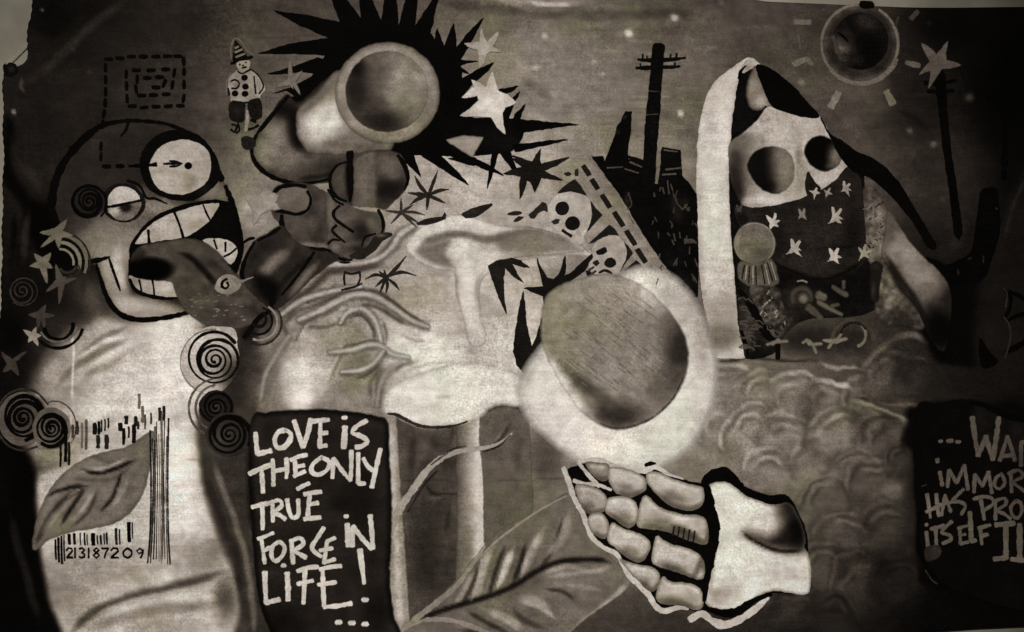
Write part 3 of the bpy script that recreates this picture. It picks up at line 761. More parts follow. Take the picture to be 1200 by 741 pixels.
star(mural, star5(39, 394, [(42, 384), (48, 393), (45, 405), (34, 401), (28, 387)], 4), 148, "small bright star left of the lower arcs")
star(mural, star5(14, 427, [(2, 413), (31, 412), (18, 424), (22, 440), (4, 436)], 5), 74, "dim star by the left edge of the canvas")
sp = spiral('faint_curl', mural, 27, 341, 1.5, 19, 3.2, 2, 74, 1, 1, mat='white', alpha=.6, label="faint pale spiral on the dark left side")
lr = line('hanging_arcs', mural, arc(69, 382, 17, -10, 170), 5, 10, label="black hanging arcs above the shoulder")
line('arc_line', lr, [arc(68, 378, 30, 15, 135)], 3.4, 18)
line('arc_line', lr, [arc(68, 378, 23, 15, 150)], 3, 112, mat='white', alpha=.7)

# ---- spirals on the shoulder and sleeve
level(60)
a1 = shape('shoulder_spiral', mural, ell(27, 491, 29, 31), 96, [D(27, 491, 26, 28, 70, .8), E(6, 100, .6), N(12, .1)], label="largest dark spiral on the left shoulder")
spiral('spiral_line', a1, 27, 490, 1, 27, 4.2, 3.6, 12, .2, 1.05, w1=4.2)
line('ring', a1, arc(28, 492, 33, 60, 330, 36), 2.2, 66)
a2 = shape('shoulder_spiral', mural, ell(61, 502, 22, 24), 104, [D(61, 502, 20, 22, 84, .8), N(12, .1)], label="smaller dark spiral overlapping beside the largest one")
spiral('spiral_line', a2, 61, 502, 1, 20, 4.0, 2.8, 14, 2.2, 1.05, w1=3.8)
line('ring', a2, arc(64, 500, 26, 250, 400, 30), 1.8, 90, alpha=.7)
b1 = shape('sleeve_spiral', mural, [(214, 422), (222, 400), (238, 386), (254, 383), (274, 386), (278, 404), (280, 424), (272, 446), (252, 462), (230, 456), (218, 442)], 176, [D(275, 440, 28, 34, 60, .9), D(252, 424, 22, 22, 130, .6), D(232, 400, 20, 16, 206, .5), N(12, .06)], label="pale ringed spiral on the sleeve below the fish head")
spiral('spiral_line', b1, 252, 422, 2, 31, 4.7, 3.2, 24, 1.2, 1.0, w1=3.0)
line('ring', b1, [arc(250, 424, 38, 120, 275)], 2, 128, alpha=.6)
b2 = shape('sleeve_spiral', mural, ell(254, 477, 20, 19), 46, [D(254, 477, 12, 12, 84, .7)], label="small dark spiral in the middle of the sleeve")
spiral('spiral_line', b2, 254, 477, 1, 19, 3.4, 2.6, 12, .5)
line('ring', b2, [arc(256, 478, 26, 110, 262, 27), arc(258, 478, 36, 120, 258, 35)], 3, 96, alpha=.65)
b3 = shape('sleeve_spiral', mural, ell(269, 509, 26, 25), 62, [D(262, 512, 14, 18, 86, .6)], label="lowest dark spiral on the sleeve beside the slogan panel")
spiral('spiral_line', b3, 269, 509, 1, 26, 4.0, 2.4, 16, .5, w1=4.2)

# ---- leaf and barcode on the shirt
level(90)
lf = shape('shirt_leaf', mural, [(41, 643), (43, 618), (52, 590), (66, 566), (86, 547), (108, 535), (130, 529), (150, 524), (166, 514), (180, 506), (178, 528), (174, 556), (166, 580), (152, 600), (134, 612), (108, 618), (84, 622), (60, 630)], 116,
           [D(112, 542, 40, 8, 140, .6), D(140, 590, 30, 24, 124, .7), K([(100, 530), (130, 541), (150, 536)], 5, 86, .6), K([(96, 549), (116, 554), (136, 549), (158, 540)], 4.5, 40, .85), K([(90, 555), (112, 548), (130, 556)], 4, 156, .6), K([(84, 560), (108, 562), (136, 560), (165, 535)], 4, 80, .6),
            K([(56, 582), (72, 574), (92, 569), (104, 570)], 4, 46, .85), K([(42, 640), (60, 604), (80, 582), (108, 568)], 5, 44, .7), K([(48, 628), (62, 606), (74, 594)], 5, 130, .6), K([(72, 616), (84, 596), (100, 572)], 4.5, 48, .85), K([(82, 612), (98, 596), (108, 574)], 4, 142, .6), K([(84, 618), (104, 600), (116, 574)], 3.5, 60, .7),
            K([(118, 600), (132, 584), (140, 564), (144, 552)], 4, 50, .8), K([(126, 596), (140, 576), (148, 556)], 4, 138, .5), D(160, 560, 12, 26, 120, .6), K([(60, 590), (74, 568), (92, 560)], 5, 132, .5), K([(110, 550), (130, 546), (150, 536)], 2.6, 168, .8), K([(78, 584), (92, 574), (106, 570)], 2.4, 150, .7), K([(58, 618), (70, 602), (82, 590)], 3, 150, .7), K([(92, 604), (104, 588), (112, 574)], 3, 164, .8), K([(132, 596), (146, 574), (152, 556)], 3, 158, .7), K([(96, 549), (116, 555), (136, 549), (160, 538)], 3, 26, .7), K([(56, 582), (74, 573), (104, 570)], 2.6, 30, .7), K([(72, 616), (86, 594), (102, 572)], 2.8, 30, .7), K([(118, 600), (134, 582), (144, 552)], 2.6, 34, .7), E(4, 92, .5), N(14, .09)],
           mat='airbrush', label="grey veined leaf across the barcode shirt")
bc = line('barcode', mural, [[(177, 652), (180, 600), (182, 540), (183, 500)], [(190, 482, 3), (191, 540, 3), (192, 600, 4), (190, 656, 3)]], 3, 96, alpha=.75, label="stencilled barcode on the pale shirt")
random.seed(5)
for i, x in enumerate([177, 179.5, 182, 184.5, 187, 189, 192, 194.5, 196.5]):
    line('bar', bc, [(x + (2 if x > 188 else 0), random.uniform(478, 520)), (x + 1, 560), (x + 1.5 * (x > 190), 620), (x + .35 * (x - 186), random.uniform(654, 661))], random.choice((1.1, 1.6, 2.2)), random.choice((40, 60, 100, 128)), alpha=.8)
for i, (x, y0, y1, w, v) in enumerate([(66, 632, 655, 2.2, 26), (69.5, 630, 658, 2.6, 16), (73, 628, 660, 2.4, 22), (76, 627, 657, 1.6, 40), (82, 626, 637, 4, 12), (88, 625, 637, 3, 26), (95, 624, 638, 1.4, 60), (100, 624, 638, 2, 40), (103, 626, 638, 1.4, 70), (110, 625, 638, 4.6, 12), (115, 627, 637, 1.6, 60), (119, 627, 637, 2.4, 36), (123, 625, 637, 1.6, 60), (126, 624, 637, 2.2, 40), (137, 619, 637, 3, 50), (141, 620, 637, 2, 60), (152, 612, 634, 4.6, 14), (156, 612, 630, 1.4, 60)]):
    line('bar', bc, [(x, y0), (x, (y0 + y1) / 2), (x + .6, y1)], w, v)
for i, (x, y0, y1, w, v) in enumerate([(86, 498, 512, 3, 70), (91, 494, 508, 4, 60), (97, 496, 524, 2.6, 110), (102, 492, 526, 3, 92), (112, 496, 508, 5, 34), (117, 494, 508, 3.5, 26), (120, 492, 506, 2, 40), (124, 491, 504, 2, 40), (128, 490, 501, 2, 50), (116, 510, 524, 4.6, 50), (126, 510, 525, 5, 56), (142, 496, 504, 4.6, 30), (149, 488, 496, 4.6, 40), (146, 502, 520, 4, 26), (152, 500, 512, 2.4, 50), (160, 488, 498, 4, 44), (158, 498, 518, 4.4, 28), (163, 494, 502, 2.4, 60), (164, 462, 478, 3, 110), (168, 476, 494, 3, 104), (171, 486, 502, 2.4, 90), (178, 484, 496, 2, 70), (188, 478, 492, 3.4, 56), (193, 476, 492, 3, 50), (72, 520, 546, 2.6, 30), (78, 508, 540, 4, 18), (82, 518, 544, 3, 40)]):
    line('bar', bc, [(x, y0), (x + .4, (y0 + y1) / 2), (x, y1)], w, v, alpha=.9)
DG = {'2': [[(0, .25), (.3, 0), (.8, .05), (.9, .3), (.45, .65), (.05, .98)], [(.05, .97), (.95, .97)]], '1': [[(.5, 0), (.5, 1)]], '3': [[(.05, .1), (.5, 0), (.9, .2), (.45, .48)], [(.45, .48), (.92, .62), (.8, .92), (.4, 1), (.02, .88)]],
      '8': [[(.5, .47), (.12, .25), (.5, 0), (.88, .22), (.5, .47), (.05, .75), (.5, 1), (.95, .75), (.5, .47)]], '7': [[(.02, .04), (.95, .04)], [(.95, .04), (.6, .5), (.4, 1)]],
      '0': [[(.5, 0), (.05, .4), (.15, .85), (.5, 1), (.9, .75), (.92, .3), (.5, 0)]], '9': [[(.9, .3), (.5, .02), (.08, .28), (.4, .55), (.85, .4), (.92, .15), (.9, .5), (.6, 1)]]}
for ch, x0, w in [('2', 79, 7.5), ('1', 87, 4), ('3', 93.5, 7.5), ('1', 103, 4), ('8', 110, 8), ('7', 120, 8.5), ('2', 131, 9.5), ('0', 145, 11), ('9', 160.5, 9)]:
    line('digit', bc, [[(x0 + px * w, 641.5 + py * 11.5) for px, py in s] for s in DG[ch]], 2.1, 20)

# ---- tie cord at the canvas's torn corner
tc_ = shape('corner_tab', mural, [(6, 78), (12, 75), (20, 77), (22, 84), (16, 90), (8, 88)], 26, [D(15, 82, 5, 5, 60, .8)], mat='paint', label="small folded tab at the canvas's upper left corner")
line('tie_cord', tc_, [(9, 76, 1.6), (18, 68, 1.4), (26, 60, 1.4), (34, 52, 1.6)], 1.5, 132, mat='white')

# ================================================================ slogan panels
level(110)
pan = shape('slogan_panel', mural, [(297, 490), (312, 485), (340, 482), (380, 481), (415, 484), (440, 489), (453, 495), (455, 530), (458, 590), (457, 640), (455, 680), (460, 720), (464, 765), (330, 765), (318, 738), (306, 705), (300, 660), (296, 600), (294, 550)], 52,
            [D(375, 560, 50, 30, 48, .5), D(330, 540, 30, 40, 62, .6), D(425, 580, 26, 50, 30, .7), D(330, 610, 26, 20, 56, .5), D(330, 735, 40, 30, 20, .7), D(440, 720, 26, 40, 26, .7), D(400, 590, 26, 14, 30, .7), E(7, 18, .8), D(300, 510, 12, 30, 66, .6), N(16, .2)],
            mat='airbrush', feather=2.6, label="dark slogan panel reading love is the only true force in life")
LT = [
 ('L', [[(300, 507), (301, 520), (302.5, 532)], [(302, 532), (310, 530), (318, 528)]], 5.4),
 ('O', [[(336, 504), (327, 506), (322.5, 515), (325, 524), (333, 524), (340, 516), (341, 508), (335, 504)]], 5.4),
 ('V', [[(345, 493), (350, 508), (355.5, 524)], [(355.5, 524), (361, 508), (364.5, 491)]], 5.6),
 ('E', [[(376, 492), (375, 523)], [(366, 494), (376, 492.5), (386, 492)], [(374, 508), (384, 507)], [(374, 523), (383, 522)]], 5),
 ('i', [[(404, 488.5), (404, 490.5)], [(404.5, 500), (404, 512), (403, 525)]], 6.4),
 ('S', [[(430, 493), (419, 499), (413, 507), (423, 511), (431, 517), (424, 523), (417, 524)]], 5),
 ('T', [[(293, 555), (306, 549), (318, 544.5)], [(307, 550), (308, 562), (309, 577)]], 5.4),
 ('H', [[(320, 538), (321, 554), (321, 569)], [(336, 537), (337, 550), (336, 560)], [(321, 552), (337, 549)]], 4.4),
 ('E', [[(346, 536), (347, 557)], [(341, 539), (350, 535), (360, 533)], [(347, 547), (357, 545)], [(345, 558), (358, 552)], [(349, 573), (356, 569), (363, 566)]], 4.6),
 ('O', [[(378, 535), (367, 544), (366, 553), (374, 556), (384, 550), (386, 541), (378, 536)]], 4.8),
 ('N', [[(390, 560), (391, 537)], [(391, 537), (401, 551), (411, 563)], [(411, 563), (412, 545), (412, 528)]], 4.8),
 ('L', [[(420, 531), (420, 550), (420, 566)], [(420, 566.5), (428, 566.5)]], 5),
 ('Y', [[(426, 537), (431, 546), (437, 551)], [(446, 526), (441, 548), (436, 571)]], 5),
 ('T', [[(296, 594), (307, 591), (318, 589)], [(308, 592), (308.5, 605), (308.5, 620)]], 4.8),
 ('R', [[(320, 587), (320.5, 611)], [(319, 588), (328, 586), (331, 592), (322, 600), (328, 603), (335, 608)]], 4.6),
 ('U', [[(337, 585), (339, 597), (343, 606), (350, 603), (350, 585)]], 4.8),
 ('E', [[(364, 577), (362, 592), (361, 607)], [(357, 579), (367, 577), (377, 576)], [(362, 591), (373, 589)], [(357, 608), (376, 606)]], 5),
 ('i', [[(406, 604), (406, 606)], [(407, 614), (408, 626), (408.5, 640)]], 6),
 ('N', [[(413, 640), (414, 617)], [(414, 616), (424, 630), (436, 643)], [(437, 643), (436, 624), (434, 604)]], 5),
 ('F', [[(307, 631), (309, 645), (311, 660)], [(303, 631), (312, 628), (321, 624)], [(309, 646), (317, 641)]], 4.2),
 ('O', [[(328, 634), (320, 640), (319, 652), (324, 657), (332, 650), (334, 640), (328, 634)]], 4.8),
 ('R', [[(342, 633), (344, 660)], [(341, 634), (352, 630), (356, 637), (346, 645), (352, 649), (359, 653)]], 4.8),
 ('C', [[(380, 618), (373, 629), (366, 641), (371, 648), (377, 652)]], 4.8),
 ('E', [[(384, 633), (382, 646), (380, 660)], [(384, 634), (393, 630)], [(375, 645), (390, 642)], [(380, 659), (393, 655)]], 4.4),
 ('L', [[(311, 670), (311.5, 688), (312.5, 706)], [(312, 706), (320, 704), (328, 702)]], 5.6),
 ('i', [[(333, 661), (333, 663)], [(337, 671), (338, 688), (338, 703)]], 6),
 ('F', [[(358, 666), (357, 686), (356, 707)], [(349, 669), (361, 665), (373, 664)], [(349, 684), (367, 680)]], 5),
 ('E', [[(378.5, 666), (379, 688), (380, 710)], [(375, 667), (388, 664), (400, 663)], [(373, 685), (394, 682)], [(380, 711), (395, 710), (412, 707)]], 5),
 ('exclamation', [[(422, 644, 7), (424, 660, 6), (427, 684, 3.4)], [(428, 702), (428, 704)]], 7),
 ('dot', [[(397, 728), (397, 730)]], 8.4), ('dot', [[(412.5, 729), (412.5, 731)]], 8.4), ('dot', [[(428, 730), (428, 732)]], 8.4)]
for nm, st, w in LT:
    line('dot' if nm == 'dot' else 'letter', pan, st, w, 198, mat='white', feather=1.6, wob=.2,
         ops=[D(310, 560, 40, 40, 178, .5), D(330, 650, 40, 26, 182, .4)])

pan2 = shape('second_slogan_panel', mural, [(1076, 478), (1098, 474), (1122, 470), (1142, 471), (1164, 478), (1190, 490), (1225, 500), (1225, 700), (1120, 690), (1090, 662), (1079, 650), (1076, 600), (1073, 550)], 17,
             [A([(1140, 474), (1166, 480), (1225, 500), (1225, 540), (1150, 530)], 34, .8, 7), D(1110, 600, 20, 16, 26, .5), D(1120, 560, 30, 20, 16, .5), N(14, .35)], mat='airbrush', feather=3, label="cut-off black slogan panel at the right edge")
line('panel_edge', pan2, [[(1137, 472, 3), (1150, 474, 5), (1164, 480, 7), (1180, 487, 9), (1205, 492, 9)], [(1078, 600, 4), (1076, 640, 5), (1084, 660, 5), (1096, 680, 4), (1110, 688, 2)]], 5, 5)
line('panel_edge', pan2, [[(1084, 668), (1092, 680), (1098, 684)], [(1080, 570), (1086, 568)]], 1.6, 66, mat='white', alpha=.7)
RT = [
 ('dot', [[(1102, 516.5), (1102, 518)]], 7), ('dot', [[(1113, 516), (1113, 517.5)]], 7), ('dot', [[(1122.5, 517.5), (1122.5, 518.5)]], 6.4),
 ('W', [[(1139, 489), (1142, 511), (1146, 534)], [(1146, 534), (1151, 522), (1155, 511)], [(1155, 511), (1159, 526), (1163, 539)], [(1163, 539), (1167, 514), (1170, 489)]], 5.4),
 ('A', [[(1171, 540), (1176, 525), (1180, 511)], [(1180, 511), (1185, 526), (1189, 540)], [(1172, 535), (1188, 533)]], 4.2),
 ('R', [[(1196, 518), (1196, 546)], [(1196, 518), (1206, 520), (1204, 530)]], 4.6),
 ('i', [[(1098, 538), (1098.5, 542)], [(1101, 553), (1104, 569)]], 4.8),
 ('M', [[(1110, 571), (1112, 551)], [(1112, 551), (1121, 566)], [(1121, 566), (1130, 545)], [(1130, 545), (1134, 574)]], 4.2),
 ('M', [[(1141, 577), (1142, 556)], [(1142, 556), (1151, 570)], [(1151, 570), (1158, 553)], [(1158, 553), (1162, 578)]], 4),
 ('O', [[(1174, 555), (1167, 560), (1165, 569), (1171, 573), (1177, 566), (1174, 556)]], 3.8),
 ('R', [[(1184, 553), (1185, 577)], [(1181, 555), (1193, 551), (1198, 558), (1187, 565), (1194, 571), (1202, 577)]], 3.8),
 ('H', [[(1086, 579), (1088, 592), (1090, 607)], [(1097, 579), (1098, 592), (1100, 605)], [(1085, 600), (1100, 593)]], 4.4),
 ('A', [[(1103, 604), (1107, 580)], [(1107, 580), (1114, 600)], [(1100, 592), (1116, 588)]], 3.6),
 ('S', [[(1129, 573), (1121, 581), (1115, 588), (1124, 588), (1131, 593), (1126, 603)]], 4),
 ('P', [[(1149, 586), (1151, 597), (1153, 609)], [(1140, 585), (1152, 582), (1162, 584), (1163, 591), (1152, 598)]], 3.8),
 ('R', [[(1166, 587), (1166, 609)], [(1165, 587), (1177, 584), (1178, 591), (1168, 598), (1176, 602), (1184, 608)]], 3.8),
 ('O', [[(1190, 587), (1184, 594), (1186, 604), (1192, 607), (1197, 598), (1195, 589), (1190, 587)]], 3.6),
 ('i', [[(1085, 614), (1085.5, 616)], [(1085, 623), (1087, 641)]], 4),
 ('T', [[(1090, 620), (1106, 616)], [(1096, 620), (1097, 642)]], 4),
 ('S', [[(1115, 611), (1107, 618), (1103, 624), (1112, 627), (1114, 632), (1104, 637)]], 4),
 ('E', [[(1124, 618), (1125, 637)], [(1122, 619), (1133, 616)], [(1124, 627), (1131, 626)], [(1125, 637), (1134, 635)]], 3.6),
 ('L', [[(1136, 600), (1137, 618), (1137.5, 633)], [(1137, 634), (1143, 633)]], 5),
 ('F', [[(1148, 619), (1150, 638)], [(1146, 619), (1160, 615)], [(1149, 628), (1157, 626)]], 3.8),
 ('T', [[(1166, 615), (1188, 613)], [(1178, 616), (1178, 653)], [(1164, 655), (1180, 653)]], 5.4),
 ('I', [[(1194, 614), (1194, 654)], [(1184, 655), (1206, 657)]], 5.6)]
for nm, st, w in RT:
    line('dot' if nm == 'dot' else 'letter', pan2, st, w, 96, mat='white', feather=1.5, wob=.25, ops=[D(1200, 560, 40, 100, 70, .7), D(1090, 600, 20, 30, 116, .7), D(1150, 510, 30, 30, 90, .5)])
shape('smear', pan2, [(1085, 642), (1100, 640), (1101, 650), (1094, 655), (1085, 656)], 58, [N(5, .3)], mat='white')

# ================================================================ centre: spiky-haired seer with the telescope
level(0)
hair = shape('spiky_hair', mural, [(352, 112), (362, 96), (372, 80), (384, 60), (392, 42), (404, 28), (424, 24), (447, 29), (466, 33), (486, 31), (503, 38), (512, 52), (524, 58), (536, 62), (540, 80), (542, 98), (548, 118), (546, 136), (580, 139), (612, 141), (614, 154),
              (608, 168), (598, 178), (580, 180), (560, 182), (530, 182), (500, 182), (468, 180), (436, 178), (436, 160), (380, 150), (338, 118)], 9, [D(480, 90, 70, 70, 7, .5), D(580, 160, 40, 24, 26, .8), D(600, 170, 20, 16, 34, .6)], mat='black', label="black spiky hair bursting out behind the telescope")
def spike(pts, v=9, nm='hair_spike'):
    return shape(nm, hair, pts, v, [], smooth=False, mat='black', feather=1.2, jitter=.45, grid=6)
for p in [[(321, 13), (362, 19), (400, 27), (410, 50), (384, 44), (352, 30)], [(303, 63), (340, 52), (376, 46), (392, 44), (390, 66), (375, 64), (340, 63)], [(313, 87), (345, 78), (372, 68), (384, 70), (380, 88), (352, 84), (330, 87)],
          [(320, 110), (338, 104), (362, 92), (376, 86), (372, 100), (350, 116), (336, 106)], [(387, -6), (402, -6), (424, 24), (415, 40), (400, 30)], [(421, -8), (432, -8), (449, 30), (440, 44), (424, 30)], [(452, -8), (464, -8), (467, 34), (458, 46), (446, 32)],
          [(478, -10), (490, -10), (486, 34), (474, 46), (466, 36)], [(510, -4), (514, -4), (504, 40), (490, 46), (486, 32)], [(512, 33), (516, 44), (522, 60), (514, 70), (509, 52)], [(531.5, 27), (534, 44), (535, 62), (526, 70), (520, 56)], [(567, 21), (556, 42), (540, 70), (528, 74), (532, 60), (548, 40)],
          [(561, 72.5), (548, 74), (536, 78), (532, 70)], [(550, 87), (542, 85), (528, 82), (536, 77)], [(578.5, 73), (572, 83), (554, 98), (538, 117), (528, 112), (532, 98), (556, 84)], [(562, 113), (563, 118), (558, 125), (541, 136), (534, 130), (536, 115)],
          [(678, 146), (655, 149), (614, 155), (600, 150), (604, 140), (650, 144)], [(666, 164), (640, 170), (604, 178), (600, 170), (620, 168), (645, 165)], [(608, 101), (598, 108), (586, 111), (581, 106), (592, 104)], [(609, 107), (607, 114), (603, 119), (601, 115)],
          [(602, 122), (596, 138), (590, 146), (586, 138), (590, 128), (597, 122)], [(616, 122), (612, 132), (608, 142), (601, 142), (604, 134)], [(591, 205.5), (570, 199), (550, 190), (528, 183), (545, 180), (570, 192)], [(571, 222), (573, 204), (577, 178), (584, 178), (578, 200)],
          [(606, 200), (600, 198), (586, 180), (598, 178), (602, 190)], [(549, 217), (530, 206), (512, 194), (496, 184), (490, 179), (510, 178), (520, 186), (534, 200)], [(493, 208), (484, 198), (466, 182), (470, 178), (484, 180), (488, 192)], [(477, 206), (474, 196), (460, 182), (466, 180), (473, 188)],
          [(525, 186), (545, 184), (560, 190), (555, 194)], [(556, 186), (540, 182), (524, 176), (522, 166), (540, 176)]]:
    spike(p)
shape('hair_gap', hair, [(524, 164.5), (544, 160.5), (565, 162), (559, 172), (553, 182.5), (540, 174)], 148, [D(550, 170, 12, 10, 160, .6)], smooth=False, mat='airbrush')
# telescope
tel = shape('telescope', mural, [(336, 112), (352, 120), (400, 85), (440, 120), (445, 176), (420, 196), (396, 210), (368, 214), (345, 215), (318, 207), (299, 192), (294, 174), (302, 156), (318, 134)], 80,
            [D(322, 164, 26, 36, 136, .9), D(312, 180, 18, 22, 142, .8), D(338, 188, 40, 18, 122, .8), K([(338, 118), (346, 140), (348, 160), (362, 182)], 16, 22, .9), D(330, 128, 22, 14, 20, .8), D(395, 198, 40, 14, 56, .8), D(360, 200, 24, 12, 80, .6),
             K([(348, 210), (380, 206), (396, 200)], 5, 34, .7), E(4, 40, .6), N(10, .1)], mat='airbrush', label="fat grey telescope pointing right, its wide mouth open")
shape('barrel', tel, [(398, 84), (374, 108), (356, 122), (350, 130), (348, 142), (350, 160), (358, 173), (366, 178), (400, 180), (432, 176), (460, 168), (440, 100)], 120,
      [D(376, 146, 32, 28, 216, .98), D(400, 132, 38, 30, 202, .9), D(368, 160, 18, 14, 178, .8), K([(352, 134), (372, 116), (396, 92)], 7, 104, .8), D(395, 168, 30, 7, 112, .8), D(420, 172, 30, 7, 96, .7), K([(396, 110), (402, 140), (416, 158), (430, 166)], 6, 128, .6), E(3, 84, .6), N(10, .06)], mat='airbrush')
shape('rim', tel, ell(454, 109, 60, 58, 0, 20), 146, [D(420, 80, 34, 34, 150, .7), D(500, 130, 24, 40, 112, .6), D(440, 160, 40, 12, 126, .6), E(4, 96, .6), D(402, 130, 12, 24, 112, .6), K(arc(454, 109, 51, 200, 330), 4, 156, .4), N(10, .08)], mat='airbrush', label="thick pale rim round the telescope's mouth")
shape('lens', tel, ell(453, 107.5, 47, 46, 0, 18), 92, [D(474, 94, 50, 56, 138, 1), D(486, 90, 30, 36, 150, .7), D(482, 124, 32, 30, 134, .7), D(418, 105, 22, 42, 46, .8), D(448, 142, 36, 22, 44, .8), D(418, 80, 14, 16, 30, .8), D(440, 90, 22, 24, 84, .5), D(440, 120, 20, 16, 66, .6), K(arc(453, 107, 44, -80, 60), 4, 120, .5), N(9, .12)], mat='airbrush')
line('outline', tel, [[(303, 154, 3), (295, 172, 4), (299, 190, 5), (316, 206, 5), (345, 215, 4), (372, 213, 3), (394, 207, 3)], [(338, 113, 4), (320, 134, 5), (304, 154, 4)]], 4, 16)
line('arm', tel, [(296, 170, 5), (288, 168, 8), (284, 170, 4)], 5, 34)
# globe behind the fist
gl = shape('dark_globe', mural, [(410, 190), (398, 192), (389, 202), (386, 214), (390, 228), (402, 236), (412, 240), (440, 242), (452, 244), (462, 234), (474, 222), (478, 205), (474, 190), (464, 180), (440, 178)], 74,
           [D(456, 222, 26, 20, 34, .9), D(455, 194, 24, 20, 118, .9), D(400, 212, 14, 20, 92, .8), K([(410, 178), (409, 210), (411, 240)], 7, 20, .9), A([(417, 176), (438, 176), (438, 250), (415, 250)], 108, .9, 4), D(426, 220, 8, 30, 124, .5), D(464, 206, 10, 10, 110, .5), N(9, .1)], mat='airbrush', label="dark round globe behind the clasped hand")
line('outline', gl, [[(406, 190, 2), (395, 194, 3), (387, 206, 3.6), (388, 222, 4), (396, 232, 3.6), (406, 236, 2)], [(466, 182, 4), (474, 194, 5), (478, 210, 4), (474, 222, 2)], [(410, 178, 8), (410, 200, 8), (411, 222, 6), (410, 236, 3)]], 4, 16)
# clasped fist
fist = shape('clasped_fist', mural, [(322, 222), (340, 216), (362, 217), (374, 222), (382, 230), (384, 260), (384, 282), (400, 284), (414, 300), (400, 306), (380, 300), (356, 296), (340, 290), (333, 276), (329, 262), (320, 250)], 82,
             [D(362, 240, 14, 24, 70, .6), D(372, 275, 14, 16, 62, .7), D(345, 264, 16, 16, 98, .7), D(366, 262, 10, 14, 104, .5), K([(350, 286), (370, 288), (390, 290)], 5, 128, .8), N(10, .1)], mat='airbrush', label="grey fist gripping under the telescope")
shape('thumb', fist, [(322, 224), (334, 219), (352, 219), (362, 226), (364, 238), (358, 249), (344, 251), (328, 248), (320, 240)], 112, [D(342, 230, 18, 8, 122, .6), D(345, 246, 16, 6, 96, .6)], mat='airbrush')
line('outline', fist, [[(320, 226, 4), (330, 219, 5), (346, 217, 4.5), (358, 219, 4)], [(360, 224, 3), (364, 234, 3.5), (360, 246, 4), (348, 251, 4.5), (336, 249, 4), (322, 246, 5)], [(330, 252, 5), (330, 262, 6), (334, 272, 3), (340, 277, 2)], [(352, 290, 4), (372, 292, 4), (386, 294, 4), (398, 303, 4), (412, 304, 3)]], 4, 16)
fh = shape('finger_hand', mural, [(383, 226), (392, 238), (402, 238), (418, 246), (440, 250), (446, 252), (450, 268), (446, 280), (436, 282), (428, 296), (412, 302), (398, 298), (388, 292), (386, 276), (383, 250)], 92,
           [D(424, 272, 16, 20, 48, .9), D(388, 250, 6, 26, 132, .7), D(404, 256, 12, 8, 116, .6), D(402, 276, 10, 8, 118, .7), D(394, 290, 8, 7, 128, .8), D(436, 262, 10, 10, 110, .6), D(420, 292, 14, 8, 40, .7), N(9, .1)], mat='airbrush', label="small grey hand with curled fingers under the globe")
line('finger_line', fh, [[(398, 241, 3), (391, 248, 3.5), (392, 256, 3.5), (402, 264, 3.5), (414, 272, 3)], [(394, 264, 3), (389, 270, 3), (394, 276, 3), (404, 284, 2)], [(384, 286, 2.6), (390, 281, 2.6), (398, 282, 2)], [(443, 246, 4), (448, 256, 4), (449, 268, 3), (444, 278, 2)], [(440, 274, 2), (428, 278, 2.6), (424, 288, 2)], [(384, 222, 2.6), (392, 234, 3), (402, 240, 3)]], 3, 20)
bd = shape('fist_leaf', mural, [(430, 290), (438, 278), (450, 273), (460, 275), (448, 282), (440, 292), (424, 303), (410, 300)], 52, [D(446, 276, 10, 3, 120, .7)], mat='paint', label="thin dark leaf beside the curled fingers")
# sleeve
sl = shape('striped_sleeve', mural, [(283, 322), (288, 302), (298, 284), (312, 275), (330, 266), (344, 282), (366, 294), (396, 300), (382, 312), (360, 330), (340, 350), (322, 362), (306, 352), (290, 336)], 62,
           [K([(300, 330), (318, 310), (342, 290)], 11, 124, .85), K([(290, 316), (304, 292), (326, 276)], 9, 44, .7), K([(324, 340), (340, 322), (362, 302)], 6, 34, .8), K([(338, 350), (356, 326), (374, 306)], 7, 128, .75), K([(330, 348), (346, 330), (356, 312)], 5, 72, .5), A([(296, 326), (308, 322), (328, 336), (320, 356), (306, 348)], 16, .9, 7), D(340, 284, 16, 8, 82, .6), N(10, .1)],
           mat='airbrush', label="dark striped sleeve below the fist")
line('outline', sl, [[(284, 285, 3), (292, 280, 4), (298, 279, 2.5)], [(302, 282, 3), (316, 275, 4), (328, 267, 4)], [(298, 284, 3), (288, 302, 4), (283, 322, 5), (288, 330, 3)], [(368, 296, 4), (354, 316, 3.6), (340, 334, 3), (330, 346, 2)], [(320, 350, 6), (316, 364, 5), (304, 372, 5), (292, 388, 6), (286, 396, 5)]], 4, 14)
cu = line('sleeve_curl', mural, [arc(303, 376, 16, -70, 120), arc(303, 374, 9, -60, 140)], 3, 30, alpha=.85, label="dark curl ringed below the striped sleeve")
line('ring', cu, [arc(304, 378, 21, -60, 110)], 2.4, 150, mat='white', alpha=.7)
line('ring', cu, [arc(304, 378, 26, -50, 120)], 3, 60, alpha=.6)
line('smile', mural, [(398, 307.5, 1.2), (404, 308, 2.6), (410, 307.5, 1.2)], 2, 16, label="tiny dark mouth mark on the pale smoke strand")
bx = line('little_box', mural, [[(404, 318), (403, 326), (404, 334)], [(404, 319), (412, 321), (421, 319)], [(421, 318), (422, 326), (419, 334)], [(400, 340, 3), (416, 336, 3), (424, 332, 2)]], 2.6, 40, label="little dark square drawn under the smoke strand", alpha=.8)

